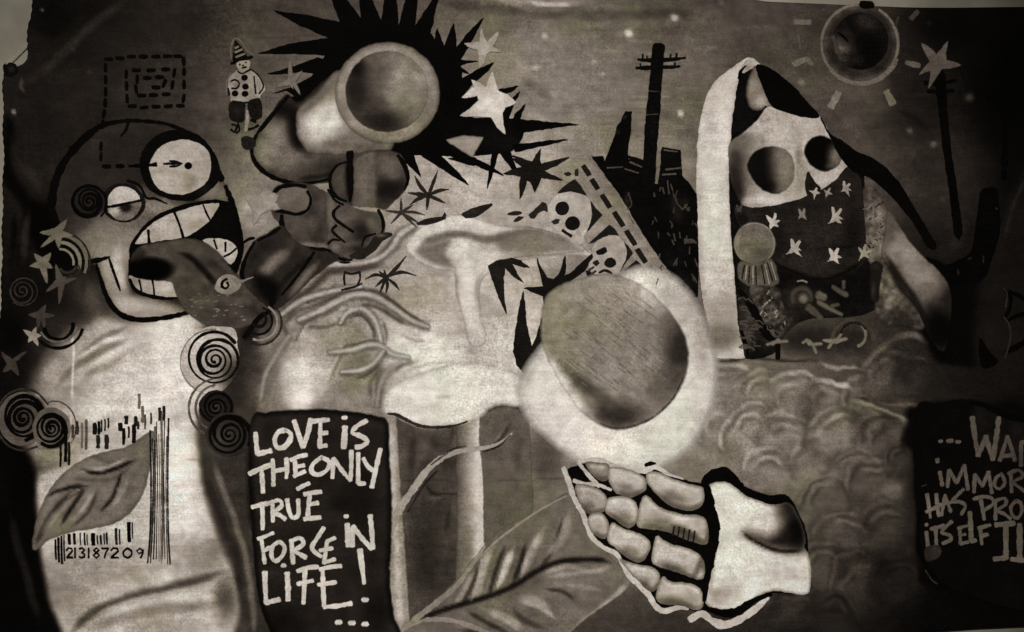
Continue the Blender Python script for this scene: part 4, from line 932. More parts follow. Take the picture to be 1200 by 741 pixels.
# ---- tangled smoke strands, pale tubes with dark sides
level(26)
for lab, pts in [("pale smoke strand running from the sleeve to the upper mushroom", [(316, 354, 8), (340, 335, 12), (362, 318, 13), (385, 311, 12), (420, 309.5, 10), (445, 303, 10), (460, 290, 11), (470, 275, 12), (486, 265, 8)]),
                 ("short smoke strand under the long one", [(330, 370, 8), (352, 354, 11), (375, 346, 10), (400, 340, 8), (424, 337, 5)]),
                 ("arching smoke strand over the inner loop", [(350, 376, 8), (378, 364, 12), (398, 353, 12), (418, 346, 12), (440, 349, 12), (462, 362, 11), (482, 376, 10), (502, 384, 5)]),
                 ("inner loop of smoke", [(399, 380, 5), (408, 367, 8), (424, 363, 8), (438, 374, 9), (445, 392, 8), (447, 406, 4)]),
                 ("wavy smoke strand below the inner loop", [(386, 414, 5), (412, 411, 8), (432, 405, 9), (446, 406, 8), (460, 416, 7), (480, 420, 3)]),
                 ("lowest hooked smoke strand", [(400, 437, 4), (422, 435, 8), (438, 427, 8), (450, 412, 6)]),
                 ("faint smoke strand rising beside the panel", [(306, 470, 5), (312, 440, 9), (326, 414, 10), (340, 394, 6)]),
                 ("faint vertical smoke strand above the panel's right end", [(442, 478, 4), (446, 452, 8), (456, 434, 7), (470, 426, 4)])]:
    fa = 'faint' in lab; pts = [(x, y, w * .82) for x, y, w in pts]
    o = line('smoke_strand', mural, [(x, y, w + 3) for x, y, w in pts], 8, 98 if not fa else 118, mat='airbrush', alpha=.55 if not fa else .32, feather=4.5, label=lab)
    line('light_side', o, [(x - .5, y - 1, w * .5) for x, y, w in pts], 5, 182 if not fa else 176, mat='airbrush', alpha=.85 if not fa else .5, feather=3.4)

# ---- toy clown
level(60)
cl = shape('toy_clown', mural, [(268, 104), (270, 92), (278, 84), (290, 82), (300, 86), (308, 98), (310, 106), (304, 112), (303, 120), (286, 121), (272, 119), (271, 108)], 148, [D(278, 100, 6, 8, 120, .6), D(304, 102, 5, 8, 120, .5), N(6, .14)], mat='white', label="tiny toy clown with striped cone hat and buttoned coat")
line('halo', cl, [[(272, 70, 3), (271, 58, 2), (275, 46, 2), (282, 48, 2), (290, 60, 2), (298, 66, 2)], [(266, 112), (266, 98), (271, 86)]], 2, 120, mat='white', alpha=.6)
shape('hat', cl, [(276, 48), (281, 54), (287, 62), (291, 69), (283, 73), (274, 73), (275, 60)], 26, [], mat='black')
line('hat_stripe', cl, [[(276, 57), (280, 55)], [(276, 62), (284, 58.5)], [(277, 67.5), (287, 63.5)]], 2, 128, mat='white')
line('hat_brim', cl, [(271, 75, 3), (278, 73, 4.4), (287, 70, 4.4), (296, 67, 3)], 4, 20)
shape('face', cl, [(278, 75), (286, 72), (292, 72), (293, 78), (288, 83), (281, 82)], 150, [], mat='white')
line('face_mark', cl, [[(281, 76), (282, 76.5)], [(288, 73.5), (289, 74)], [(284, 80.5), (289, 79)], [(285, 77), (285.5, 78)]], 2, 22)
line('coat_line', cl, [[(279, 84), (284, 87), (290, 84), (295, 82)], [(298, 90), (299, 100), (300, 110)], [(271, 96), (276, 94), (281, 98), (278, 104), (272, 104)], [(295, 82), (304, 90), (309, 102), (304, 110)], [(268, 104), (269, 112)], [(273, 119), (284, 121), (296, 119), (304, 116)]], 1.8, 30)
for x, y in [(287, 91.5), (288, 102), (287.5, 110.5), (276, 110)]:
    shape('button', cl, ell(x, y, 3.4, 3), 22, [], mat='black', jitter=.2)
shape('trouser_leg', cl, [(271, 120), (286, 121), (287, 132), (284, 143), (272, 141), (269, 132)], 36, [D(278, 132, 6, 8, 58, .6)], mat='black')
shape('trouser_leg', cl, [(292, 120), (304, 116), (307, 128), (306, 138), (296, 140), (292, 132)], 34, [], mat='black')
line('shoe', cl, [[(272, 146), (278, 148), (275, 155), (271, 152)], [(279, 145), (281, 153), (277, 156)]], 2.6, 26)
line('shoe', cl, [[(294, 141), (300, 143)], [(291, 152), (298, 150), (303, 147)]], 3, 26)
line('foot', cl, [(290, 130, 3), (290, 142, 4), (288, 154, 4)], 3, 150, mat='white', alpha=.7)
shape('foot_shadow', cl, [(284, 162), (294, 161), (300, 166), (296, 174), (286, 174)], 44, [], mat='black')

# ---- leafy bursts
level(60)
def burst(nm, label, c, tips, w, v):
    o = shape(nm, mural, ell(c[0], c[1], w * .9, w * .8), v, [], mat='black', label=label)
    for t in tips:
        mx, my = (c[0] + t[0]) / 2, (c[1] + t[1]) / 2
        line('leaf_blade', o, [(c[0], c[1], w * .6), (mx + (t[2] if len(t) > 2 else 0), my + (t[3] if len(t) > 3 else 0), w), (t[0], t[1], .6)], w, v, alpha=.92)
    return o
burst('leaf_burst', "leafy burst under the hair's lower spikes", (502, 229), [(486, 206, -2, 0), (513, 200), (526, 222, 0, -2), (522, 238, 0, 0), (500, 246), (480, 240, 0, -2), (478, 226)], 4.2, 58)
burst('leaf_burst', "pale leafy burst left of the lower spikes", (470, 249), [(452, 247), (484, 240), (498, 252, 0, -2), (492, 262), (458, 262), (470, 232), (488, 266)], 3.4, 72)
burst('leaf_burst', "small leafy burst beneath the smoke strand", (452, 325), [(428, 327, 0, -4), (488, 323, 0, -5), (476, 300, 0, 2), (468, 340, 2, 0), (452, 344, 2, 0), (445, 344), (440, 336), (444, 318), (450, 316)], 3.6, 54)
shape('leaf_sprig', mural, [(488, 262), (504, 256), (518, 254), (521, 249), (522, 256), (510, 261), (498, 263)], 52, [], mat='black', label="dark leaf blade above the upper mushroom's left edge")
shape('leaf_sprig', mural, [(541, 252), (550, 246), (562, 242), (577, 239), (568, 247), (556, 254), (546, 255)], 50, [D(556, 248, 10, 3, 74, .5)], mat='black', label="dark leaf blade lying over the mushroom's crown")
shape('leaf_sprig', mural, [(595, 251), (604, 248), (612, 249), (606, 252)], 54, [], mat='black', label="tiny upper dark blade near the stencil skull")
shape('leaf_sprig', mural, [(602, 259), (608, 254), (613, 254), (608, 258)], 54, [], mat='black', label="tiny lower dark blade near the stencil skull")
# spiky burst right of the hair
sb = shape('spiky_burst', mural, [(633, 174), (632, 188), (634, 192), (648, 189), (667, 184), (652, 194), (637, 200), (646, 205), (660, 211), (644, 210), (634, 208), (631, 216), (627, 226), (622, 213), (617, 211), (614, 222), (609, 234), (609, 220), (610, 207), (600, 205), (590, 204), (604, 198), (612, 196), (600, 186), (612, 187), (624, 190)], 38, [D(625, 200, 14, 14, 34, .6)], smooth=False, mat='black', label="dark spiky burst between the hair and the stencil skulls")
line('blade', sb, [(601, 183, 2), (612, 187, 3), (622, 192, 2)], 3, 40)

# ================================================================ telegraph pole, ruins
level(20)
ru = shape('ruined_town', mural, [(694, 184), (706, 183), (708, 189), (735, 187), (753, 190), (753, 212), (764, 212), (772, 190), (776, 173), (797, 176), (799, 206), (808, 216), (816, 228), (818, 300), (817, 348), (800, 348), (784, 318), (764, 290), (744, 258), (726, 228), (708, 204)], 15,
           [D(770, 250, 20, 30, 10, .6), D(795, 240, 14, 22, 48, .7), D(735, 235, 6, 14, 70, .6), D(790, 300, 22, 30, 26, .6), D(800, 330, 14, 14, 44, .6), N(7, .5, 1, 4)], smooth=False, mat='black', label="black ruined town silhouette behind the pole")
shape('tower', ru, [(733, 131), (740, 131), (739, 150), (736, 172), (735, 190), (708, 192), (713, 178), (720, 162), (723, 150), (728, 142)], 14, [D(724, 155, 5, 5, 60, .6), D(732, 138, 3, 3, 90, .6)], smooth=False, mat='black')
line('roof_line', ru, [[(736, 184, 3), (748, 188, 4), (756, 190, 3)], [(734, 196, 3), (750, 200, 3)]], 3, 14)
line('light_scratch', ru, [[(738, 190), (752, 196)], [(732, 198), (748, 203)], [(711, 197), (730, 196)], [(778, 176), (794, 178)], [(780, 199), (798, 197)], [(776, 205), (792, 204)]], 2, 96, mat='white', alpha=.6)
random.seed(21)
line('light_scratch', ru, [[(x, y), (x + random.uniform(-3, 4), y + random.uniform(3, 9))] for x, y in [(random.uniform(765, 814), random.uniform(215, 335)) for _ in range(34)]] + [[(736, 226), (740, 240), (734, 246)], [(782, 212), (784, 228)], [(786, 216), (792, 236), (800, 246)], [(802, 283, 6), (812, 283, 5), (816, 285, 2)], [(736, 250), (742, 262)]], 1.8, 92, mat='white', alpha=.55)
line('gable', ru, [(769, 215, 4), (772, 190, 4), (773, 176, 2)], 4, 118, mat='white', alpha=.7)
pole = shape('telegraph_pole', mural, [(765, 54), (771, 52), (778, 53.5), (777, 70), (775, 95), (773, 130), (770, 165), (767, 200), (764, 222), (752, 222), (754, 190), (756, 150), (760, 110), (763, 80)], 17, [D(765, 150, 6, 40, 30, .5), N(7, .3)], mat='black', label="dark telegraph pole with two short crossarms")
line('crossarm', pole, [(747, 70, 2), (756, 71, 4), (770, 71, 5), (788, 70, 4), (803, 68, 2)], 4, 16)
line('crossarm', pole, [(745, 80, 3), (756, 80, 5), (770, 79, 5), (786, 79, 4), (797, 78, 2)], 4, 16)
line('insulator', pole, [[(753, 70), (753, 64)], [(758, 70), (758, 66)], [(785, 70), (786, 64)], [(792, 69), (793, 63)], [(751, 80), (750, 75)], [(790, 78), (791, 74)]], 2, 20)
line('band', pole, [[(761, 107), (773, 108)], [(757, 135), (771, 134)]], 1.2, 90, mat='white', alpha=.6)

# ================================================================ stencil skulls and dashed band
level(0)
bn = shape('dashed_band', mural, [(668, 192), (686, 178), (696, 184), (740, 248), (786, 322), (756, 322), (716, 262)], 138, [K([(690, 184), (740, 258), (782, 320)], 9, 120, .6), D(675, 195, 12, 10, 146, .5), D(772, 318, 16, 8, 110, .6), N(9, .1)], smooth=False, mat='paint', label="pale slanting band with dark dashes beside the skulls")
for x, y, l in [(687, 200, 13), (697, 216, 13), (710, 236, 17), (725, 257, 19), (739, 279, 19), (751.5, 300, 18), (763.5, 316, 8)]:
    a = math.radians(57); dx, dy = math.cos(a) * l / 2, math.sin(a) * l / 2
    shape('dash', bn, [(x - dx - 2.4, y - dy + 1), (x - dx + 2, y - dy - 1.4), (x + dx + 2.4, y + dy - 1), (x + dx - 2, y + dy + 1.4)], 40, [], smooth=False, mat='black', jitter=.15)
sk = shape('stencil_skull', mural, [(640, 246), (646, 236), (654, 228), (668, 225), (682, 228), (691, 236), (693, 250), (690, 266), (684, 276), (682, 286), (672, 284), (660, 276), (648, 272), (636, 268), (626, 266), (624, 258), (632, 254)], 168, [D(684, 240, 10, 16, 156, .5), D(640, 262, 14, 8, 156, .6), N(9, .07)], mat='white', label="larger stencilled skull with two round eyes")
for nm, p in [('corner', [(653.5, 226.5), (662, 218), (673.5, 210.5), (680, 218), (687, 229), (678, 226), (668, 224)]), ('corner', [(692, 236), (698, 245), (705.5, 252), (698, 260), (688, 272), (692, 262), (694.5, 252)]),
              ('corner', [(690, 286), (702, 275), (714, 264), (720, 269), (725, 276), (716, 275), (706, 278), (698, 283)]), ('corner', [(730, 283), (736, 289), (741, 297), (734, 306), (727, 317), (732, 306), (734, 296)]), ('corner', [(731, 318), (738, 312), (745.5, 305.5), (750, 310), (754, 316), (746, 314), (738, 315)])]:
    shape(nm, sk, p, 44, [], smooth=False, mat='black', jitter=.2)
shape('eye', sk, ell(659, 244.5, 7.6, 7.6), 34, [], mat='black'); shape('eye', sk, ell(671, 262, 8, 7.8), 30, [], mat='black')
shape('nose', sk, [(646, 260), (652, 257), (656, 258), (654, 262), (649, 263)], 62, [], mat='black'); line('mouth', sk, [(659, 270), (664, 273.5), (669.5, 277)], 3.4, 38)
shape('jaw_mark', sk, [(620, 252), (628, 245), (636, 237), (640, 239), (641, 248), (637, 246), (630, 250), (626, 256), (622, 256)], 58, [], mat='black')
shape('star_bit', sk, [(661, 203.5), (666, 202), (670, 204), (664, 206)], 50, [], mat='black'); shape('star_bit', sk, [(674, 200), (677, 198), (677, 206), (674, 206)], 54, [], mat='black')
s2 = shape('stencil_skull', mural, [(694, 292), (702, 282), (714, 277), (726, 279), (733, 290), (733, 302), (726, 316), (722, 322), (706, 322), (694, 320), (690, 310), (696, 302)], 162, [D(724, 290, 8, 12, 148, .5), N(8, .08)], mat='white', label="smaller stencilled skull half sunk behind the sphere")
shape('eye', s2, [(698, 296), (704, 292), (710, 290), (711, 295), (706, 298), (700, 298)], 34, [], mat='black'); shape('eye', s2, ell(715, 308, 6.4, 5.2), 36, [], mat='black')
shape('nose', s2, [(694, 309), (700, 305), (702, 309), (698, 312)], 50, [], mat='black'); line('mouth', s2, [(702, 320, 2), (708, 317, 3), (714, 319, 3), (717, 321, 2)], 3, 44)
shape('jaw_mark', s2, [(732, 326), (738, 323), (742, 325), (736, 329)], 60, [], mat='black')
line('jaw_mark', s2, [[(690, 317), (696, 313)], [(692, 322), (698, 318)], [(726, 326), (730, 330)]], 2.4, 70)

# ================================================================ spiky bursts by the sphere
level(10)
b4 = shape('thorn_burst', mural, [(629, 302), (634, 314), (641, 326), (648, 328), (655, 322), (659, 310), (662, 299), (663, 312), (661, 324), (668, 321), (682, 308), (696, 296), (702, 293), (694, 304), (684, 318), (668, 330), (656, 336), (648, 346), (640, 348), (638.5, 360), (636, 347), (626, 343), (614, 338), (628, 337), (637, 336), (634, 324)], 34, [], smooth=False, mat='black', label="black thorny burst at the sphere's upper left edge")
shape('thorn', b4, [(686, 318), (696, 320), (704, 324), (690, 325)], 36, [], smooth=False, mat='black')
b5 = shape('thorn_burst', mural, [(572, 312), (582, 306), (600, 303), (610, 306), (621, 314), (608, 312), (600, 309), (606, 322), (614, 332), (602, 324), (592, 314), (590, 324), (590, 346), (594, 369), (586, 352), (578, 330)], 44, [D(585, 320, 8, 12, 52, .5)], smooth=False, mat='black', label="dark hanging thorns under the mushroom's right brim")
b6 = shape('thorn_burst', mural, [(613, 341), (615, 360), (617, 382), (623, 406), (629, 396), (635, 372), (637, 392), (643, 406), (632, 412), (624, 424), (615, 438), (606, 428), (602, 412), (604, 390), (608, 364)], 36, [N(8, .12)], smooth=False, mat='black', label="tall black forked thorn left of the sphere")

# ================================================================ upper mushroom
level(0)
m1 = shape('slender_mushroom', mural, [(478, 292), (484, 278), (498, 266), (516, 258), (536, 254), (554, 256), (572, 263), (596, 268), (624, 268), (650, 274), (672, 284), (692, 297), (668, 297), (640, 299), (612, 303), (592, 307), (574, 316), (562, 330), (560, 352), (562, 376), (568, 392), (566, 402), (552, 402), (545, 374), (536, 344), (533, 318), (514, 314), (494, 306)], 196,
           [K([(487, 294), (502, 283), (526, 275), (548, 276), (570, 281), (596, 276), (620, 270), (646, 275), (676, 290)], 8, 104, .85), A([(580, 281), (610, 271), (640, 272), (684, 294), (650, 297), (600, 302)], 116, .85, 6), A([(488, 296), (506, 286), (528, 282), (522, 296), (532, 312), (510, 310)], 110, .85, 5),
            D(545, 290, 18, 14, 214, .95), D(540, 262, 50, 9, 206, .8), D(562, 300, 14, 18, 190, .7), K([(546, 300), (548, 340), (550, 380)], 11, 214, .9), K([(533, 310), (536, 345), (540, 380)], 4, 140, .7), K([(566, 318), (560, 336), (560, 360)], 6, 132, .6), K([(490, 306), (510, 313), (532, 318)], 3, 206, .7), D(600, 298, 24, 7, 168, .6), D(556, 396, 24, 16, 186, .9), E(3, 170, .3), N(12, .04)],
           mat='airbrush', label="slender pale mushroom with a wide wavy cap in the centre", feather=3)
line('gill_edge', m1, [[(585, 305, 2), (612, 301, 2.4), (650, 298, 2), (684, 294, 1.4)], [(600, 270, 1.4), (640, 270, 2), (674, 284, 2.4), (692, 297, 2)]], 2, 150, mat='white', alpha=.6)
# ================================================================ wide lower mushroom, columns
level(10)
st = shape('mushroom_column', mural, [(451, 488), (462, 488), (466, 540), (470, 600), (474, 660), (479, 765), (463, 765), (458, 660), (456, 580), (453, 530)], 146, [K([(458, 500), (462, 600), (470, 740)], 7, 184, .85), D(456, 640, 10, 30, 112, .5), N(12, .1)], mat='airbrush', label="thin grey column beside the slogan panel")
st2 = shape('mushroom_column', mural, [(538, 492), (552, 487), (563, 484), (564, 520), (566, 570), (568, 610), (569, 642), (562, 656), (548, 672), (536, 684), (537, 610), (536, 540)], 172, [G(536, 560, 96, 560, 560, 196), K([(561, 500), (564, 570), (566, 640)], 5, 196, .8), D(545, 640, 14, 40, 104, .6), N(12, .08)], mat='airbrush', label="pale stem of the wide lower mushroom")
arch = shape('grey_arch', mural, [(563, 520), (564, 490), (572, 478), (588, 471), (604, 473), (614, 482), (619, 500), (622, 560), (622, 600), (600, 612), (580, 624), (569, 640), (567, 560)], 104, [K([(566, 484), (586, 473), (606, 476), (614, 486)], 6, 52, .8), D(590, 495, 20, 16, 96, .6), K([(566, 527), (578, 522), (590, 510), (598, 495)], 3.5, 58, .8), K([(566, 523), (580, 516), (590, 506)], 2.5, 128, .6), D(585, 560, 14, 40, 116, .6), K([(606, 500), (608, 560)], 8, 88, .6), D(612, 560, 8, 40, 110, .5), K([(570, 565), (600, 563), (620, 563)], 2, 84, .6), N(12, .08)], mat='airbrush', label="grey arch under the wide mushroom's right brim")
m2 = shape('wide_mushroom', mural, [(452, 482), (452, 468), (460, 456), (478, 446), (500, 438), (528, 430), (558, 428), (584, 434), (606, 442), (618, 452), (622, 468), (606, 473), (588, 471), (572, 476), (562, 486), (548, 492), (528, 497), (508, 499), (490, 497), (474, 490), (462, 484)], 218,
           [D(470, 472, 18, 16, 196, .7), D(520, 450, 50, 16, 220, .7), K([(505, 466), (520, 466), (534, 464)], 3, 186, .6), D(508, 463, 4, 4, 236, .8), K([(530, 440), (532, 456)], 3, 226, .7), K([(534, 442), (536, 458)], 2, 176, .5), D(575, 455, 30, 18, 208, .6), D(510, 484, 40, 12, 214, .5), E(5, 176, .5), D(560, 482, 14, 8, 190, .5), N(14, .03)],
           mat='airbrush', label="wide glowing white mushroom cap above the columns", feather=5)
line('brim_shadow', m2, [(454, 485, 2), (464, 486, 3.6), (476, 492, 4), (492, 499, 4), (510, 501, 4), (532, 499, 3), (548, 494, 2)], 3, 62, alpha=.75, feather=1.6)
br = line('curved_branch', mural, [(600, 508, 2), (588, 518, 3.4), (572, 524, 4), (552, 527, 5), (534, 530, 6), (516, 538, 6.5), (500, 552, 7), (484, 574, 8), (470, 594, 9), (460, 616, 8), (454, 640, 6), (453, 660, 5), (456, 668, 3)], 6, 164, mat='white', feather=1.6, alpha=.95, ops=[D(465, 610, 16, 30, 150, .7)], label="pale bending branch crossing the columns")
line('shade', br, [[(566, 530, 2), (584, 523, 3), (598, 510, 2)], [(505, 545, 2), (530, 527, 3), (546, 523, 1)], [(478, 600, 2), (496, 570, 3), (512, 552, 3)]], 3, 48, alpha=.55)
# big leaf
level(20)
bl = shape('large_leaf', mural, [(472, 738), (490, 722), (514, 702), (536, 680), (556, 656), (576, 638), (600, 620), (624, 604), (648, 589), (668, 580), (690, 612), (712, 650), (738, 678), (728, 694), (706, 710), (684, 726), (664, 745), (650, 765), (520, 765), (500, 745)], 112,
           [D(600, 660, 50, 40, 88, .5), K([(556, 706), (564, 676), (572, 650), (578, 640)], 7, 166, .95), K([(584, 690), (594, 664), (602, 640)], 5.5, 184, .95), K([(612, 676), (622, 650), (638, 618)], 8, 160, .95), K([(640, 652), (660, 630), (668, 600)], 8, 146, .95), K([(572, 700), (584, 660), (592, 640)], 4, 46, .8), K([(600, 686), (610, 660), (616, 636)], 4.5, 44, .85), K([(632, 668), (650, 640), (660, 606)], 4, 52, .7), K([(530, 716), (545, 690), (556, 668)], 5, 152, .95), K([(540, 712), (556, 680), (562, 660)], 4, 50, .6),
            K([(490, 726), (530, 712), (570, 700), (600, 688), (632, 668), (660, 658), (700, 656), (716, 660)], 5.5, 34, .95), K([(634, 674), (664, 664), (690, 670), (716, 664)], 5, 148, .95), D(672, 684, 34, 12, 132, .7), K([(636, 690), (660, 694), (676, 706)], 4, 50, .7), K([(604, 700), (630, 706), (648, 722)], 9, 156, .95), K([(600, 712), (612, 726), (640, 738)], 6, 60, .7), K([(566, 714), (590, 722), (616, 740)], 6, 154, .95), K([(546, 716), (570, 730), (600, 745)], 5, 44, .7), K([(668, 742), (694, 722), (720, 700), (738, 680)], 6, 156, .95), D(690, 630, 16, 26, 108, .5), D(700, 692, 20, 16, 100, .6), K([(536, 738), (560, 744), (600, 752)], 6, 56, .8), K([(566, 650), (560, 680), (552, 706)], 3, 178, .8), K([(596, 646), (588, 672), (582, 692)], 2.8, 188, .8), K([(632, 626), (620, 650), (610, 678)], 4, 172, .8), K([(664, 606), (656, 630), (640, 654)], 4, 150, .7), K([(640, 676), (676, 672), (712, 668)], 4, 160, .7), K([(648, 684), (684, 688), (706, 692)], 4, 148, .7), K([(606, 704), (632, 712), (652, 726)], 4, 172, .8), K([(570, 718), (592, 728), (612, 742)], 3.6, 168, .8), N(12, .1)],
           mat='airbrush', label="large grey veined leaf spreading along the bottom edge")
line('leaf_edge', bl, [[(462, 748, 5), (484, 728, 7), (510, 708, 7), (534, 688, 6), (552, 664, 5), (568, 640, 3)], [(552, 664, 2), (580, 636, 3), (606, 616, 3), (634, 597, 3), (664, 581, 2)], [(476, 736, 3), (500, 727, 5), (530, 728, 6), (556, 736, 6), (580, 746, 5)]], 5, 144, mat='white', alpha=.75, feather=1.6)
# ================================================================ glowing ring and grey sphere
level(30)
rg = shape('glowing_ring', mural, [(612, 462), (616, 444), (626, 426), (640, 408), (660, 380), (700, 350), (740, 322), (772, 322), (798, 340), (818, 372), (830, 408), (834, 440), (828, 476), (814, 506), (792, 530), (764, 544), (730, 548), (700, 544), (672, 530), (646, 510), (624, 488)], 212,
           [D(800, 360, 46, 60, 170, .8), D(775, 335, 30, 24, 178, .7), D(822, 400, 16, 50, 148, .7), D(820, 480, 24, 50, 176, .6), D(690, 520, 70, 30, 218, .8), D(640, 455, 30, 40, 216, .8), D(780, 500, 50, 30, 204, .7), E(9, 172, .5), D(700, 524, 70, 22, 232, .7), D(815, 430, 14, 60, 196, .6), N(16, .04)], mat='airbrush', label="glowing white ring curving round the grey sphere", feather=10)
sph = shape('grey_sphere', mural, [(640, 354), (656, 338), (684, 328), (704, 324), (726, 326), (752, 338), (776, 360), (797, 388), (804, 414), (800, 442), (786, 468), (766, 486), (742, 498), (720, 501), (702, 495), (682, 480), (664, 456), (648, 428), (637, 396)], 138,
            [D(690, 350, 60, 34, 150, .6), D(720, 400, 60, 50, 134, .5), D(798, 405, 34, 62, 52, .9), D(780, 450, 34, 34, 84, .7), D(722, 486, 46, 24, 56, .9), K([(654, 424), (680, 448), (704, 466), (730, 484)], 12, 78, .75), K([(636, 408), (650, 440), (668, 466), (690, 488), (700, 496)], 15, 206, .95), D(660, 450, 12, 14, 204, .7), D(690, 482, 12, 9, 150, .5), D(775, 380, 24, 30, 108, .5), D(640, 390, 10, 24, 118, .4), D(758, 342, 40, 24, 180, .95, 35), D(742, 336, 30, 12, 170, .7), N(12, .1), N(5, .08, 1, 8)], mat='airbrush', label="grey textured sphere set inside the glowing ring", feather=4)
random.seed(31)
line('brush_mark', sph, [[(x, y), (x + l * .7, y + l * .55)] for x, y, l in [(random.uniform(645, 770), random.uniform(338, 450), random.uniform(6, 22)) for _ in range(150)] if (x - 716) ** 2 + (y - 400) ** 2 < 62 ** 2], 1.5, 168, mat='white', alpha=.42)
line('brush_mark', sph, [[(x, y), (x + l * .7, y + l * .55)] for x, y, l in [(random.uniform(645, 770), random.uniform(338, 450), random.uniform(6, 22)) for _ in range(130)] if (x - 716) ** 2 + (y - 400) ** 2 < 62 ** 2], 1.5, 112, mat='paint', alpha=.42)
line('sphere_edge', sph, [(800, 442, 1), (788, 466, 2.4), (768, 486, 3), (744, 498, 3), (720, 501, 2.4), (702, 495, 1)], 2, 50, alpha=.5, feather=1.6)

# ================================================================ stars by the hair
level(160)
star(mural, [(577, 85), (580, 98), (584, 108), (594, 112), (604, 121), (592, 126), (588, 133), (589, 146), (592, 157), (583, 149), (576, 137), (560, 136), (540, 136), (552, 128), (562, 118), (560, 112), (542, 115), (554, 104), (557, 103), (553, 95), (563, 99), (570, 104)], 190, "biggest bright star over the hair's right side", ops=[D(576, 118, 14, 14, 206, .7), D(545, 134, 10, 4, 160, .5)])
star(mural, [(564, 34), (567, 46), (571, 51), (577, 45), (584, 38), (580, 50), (576, 56), (586, 61), (574, 60), (569, 64), (567, 74), (562, 80), (562, 66), (560, 58), (552, 56), (545, 52), (556, 51), (563, 50)], 158, "slim star above the biggest bright star", ops=[D(563, 74, 6, 10, 150, .6)])
star(mural, star5(342, 96, [(340, 72), (354, 84), (352, 111), (344, 104), (326, 102)], 4), 118, "small grey star crossing the left hair spikes")
star(mural, [(292, 236), (304, 232), (313, 224), (318, 228), (324, 230), (320, 238), (326, 244), (314, 244), (304, 250), (298, 262), (301, 248)], 150, "blurred pale star beside the fist's thumb", feather=5)

# ================================================================ skeleton hand
level(70)
hd = shape('skeleton_hand', mural, [(664, 552), (680, 545), (704, 540), (730, 548), (752, 551), (772, 550), (800, 562), (826, 566), (841, 549), (857, 553), (873, 571), (900, 580), (922, 581), (936, 603), (945, 627), (946, 660), (947, 694), (906, 694), (886, 704), (864, 720), (836, 716), (820, 718), (800, 711), (776, 711), (764, 702), (750, 686), (738, 674), (728, 654), (702, 636), (690, 618), (680, 596), (670, 576)], 13, [N(8, .3)], mat='black', label="bony skeleton hand with thick black outlines pointing left")
line('white_outline', hd, [[(660, 548, 5), (667, 566, 6), (672, 582, 6), (682, 600, 6), (688, 616, 6), (694, 630, 5), (708, 642, 5), (722, 649, 5), (730, 662, 5), (738, 676, 6), (750, 686, 7), (760, 697, 7), (768, 710, 7), (778, 716, 6), (794, 712, 5), (806, 713, 3)],
                           [(678, 541, 3), (692, 539, 5), (706, 540, 6), (718, 546, 5), (740, 551, 4), (756, 552, 5), (766, 547, 6), (774, 550, 5), (784, 556, 3), (800, 561, 2)], [(678, 542, 4), (684, 550, 4), (696, 564, 5), (702, 570, 4)], [(672, 563, 4), (684, 567, 5), (700, 568, 4), (716, 574, 3)],
                           [(808, 726, 7), (822, 719, 8), (834, 727, 9), (848, 732, 10), (866, 726, 9), (884, 714, 8), (900, 700, 5)]], 5, 184, mat='white', feather=1.4)
line('top_outline', hd, [[(824, 566, 6), (832, 556, 9), (846, 553, 12), (858, 560, 10), (872, 575, 10), (890, 583, 9), (910, 586, 9), (926, 590, 8)], [(756, 545, 4), (762, 543, 5), (768, 543, 2)]], 8, 10)
def bone(pts, v=160, ops=(), label=None):
    c = np.mean(pts, 0)
    if label is None: pts = [tuple(np.array(p) + (np.array(p) - c) / np.linalg.norm(np.array(p) - c) * 1.3) for p in pts]
    if label is None:
        P = np.array(pts); q = P[np.argsort(P[:, 0])]
        lo = [tuple(p) for p in q if p[1] > c[1]]; hi = [tuple(p) for p in q if p[1] <= c[1]]
        ops = list(ops)
        if len(lo) > 1: ops.append(K([(x, y - 2) for x, y in lo], 6, 78, .7))
        if len(hi) > 1: ops.append(K([(x, y + 4) for x, y in hi], 3.5, 208, .6))
    return shape('bone', hd, pts, min(v + (18 if label else 4), 212), list(ops) + [E(3.6, 92, .55), N(9, .07)], mat='white', label=label, feather=1.0)
bone([(687, 543), (700, 544), (711, 545), (712, 560), (704, 562), (696, 556)], 138, [D(704, 550, 8, 6, 160, .6)])
bone([(716, 549), (734, 551), (747, 556), (754.5, 562), (755, 573), (746, 579), (736, 581), (722, 575), (715, 562)], 176, [D(735, 572, 16, 8, 112, .8, 20), D(728, 556, 12, 6, 196, .7)])
bone([(760, 554), (772, 555), (788, 562), (806, 568), (822, 572), (822, 589), (809, 597), (788, 592), (769, 577), (759, 564)], 180, [D(790, 582, 22, 10, 112, .85, 25), D(775, 562, 14, 6, 196, .6), D(814, 580, 8, 10, 196, .5)])
bone([(676, 569), (697, 573), (709, 582), (710, 593), (703, 600), (690, 601), (680, 588)], 160, [D(690, 592, 12, 8, 110, .8, 30), D(700, 580, 10, 6, 176, .6)])
bone([(713, 586), (728, 583), (741, 587), (746, 596), (745, 609), (736, 617), (722, 608), (711, 599)], 178, [D(732, 606, 14, 9, 114, .8, 20), D(722, 590, 10, 5, 196, .7)])
bone([(754, 583), (762, 584), (773, 595), (796, 603), (820, 605), (828, 618), (826, 636), (806, 632), (780, 621), (750, 617), (749, 608)], 168, [D(770, 612, 24, 8, 112, .8), K([(780, 615), (800, 622), (824, 634)], 8, 60, .8), D(805, 610, 18, 6, 190, .6), D(758, 594, 8, 10, 184, .6)])
for x in range(790, 820, 6):
    line('hatching', hd, [(x, 616 + (x - 790) * .25), (x - 2, 628 + (x - 790) * .3)], 2, 40, alpha=.7)
bone([(693, 604), (704, 603), (711, 613), (711, 627), (705, 630), (695, 623), (690, 612)], 168, [D(700, 618, 10, 8, 136, .5)])
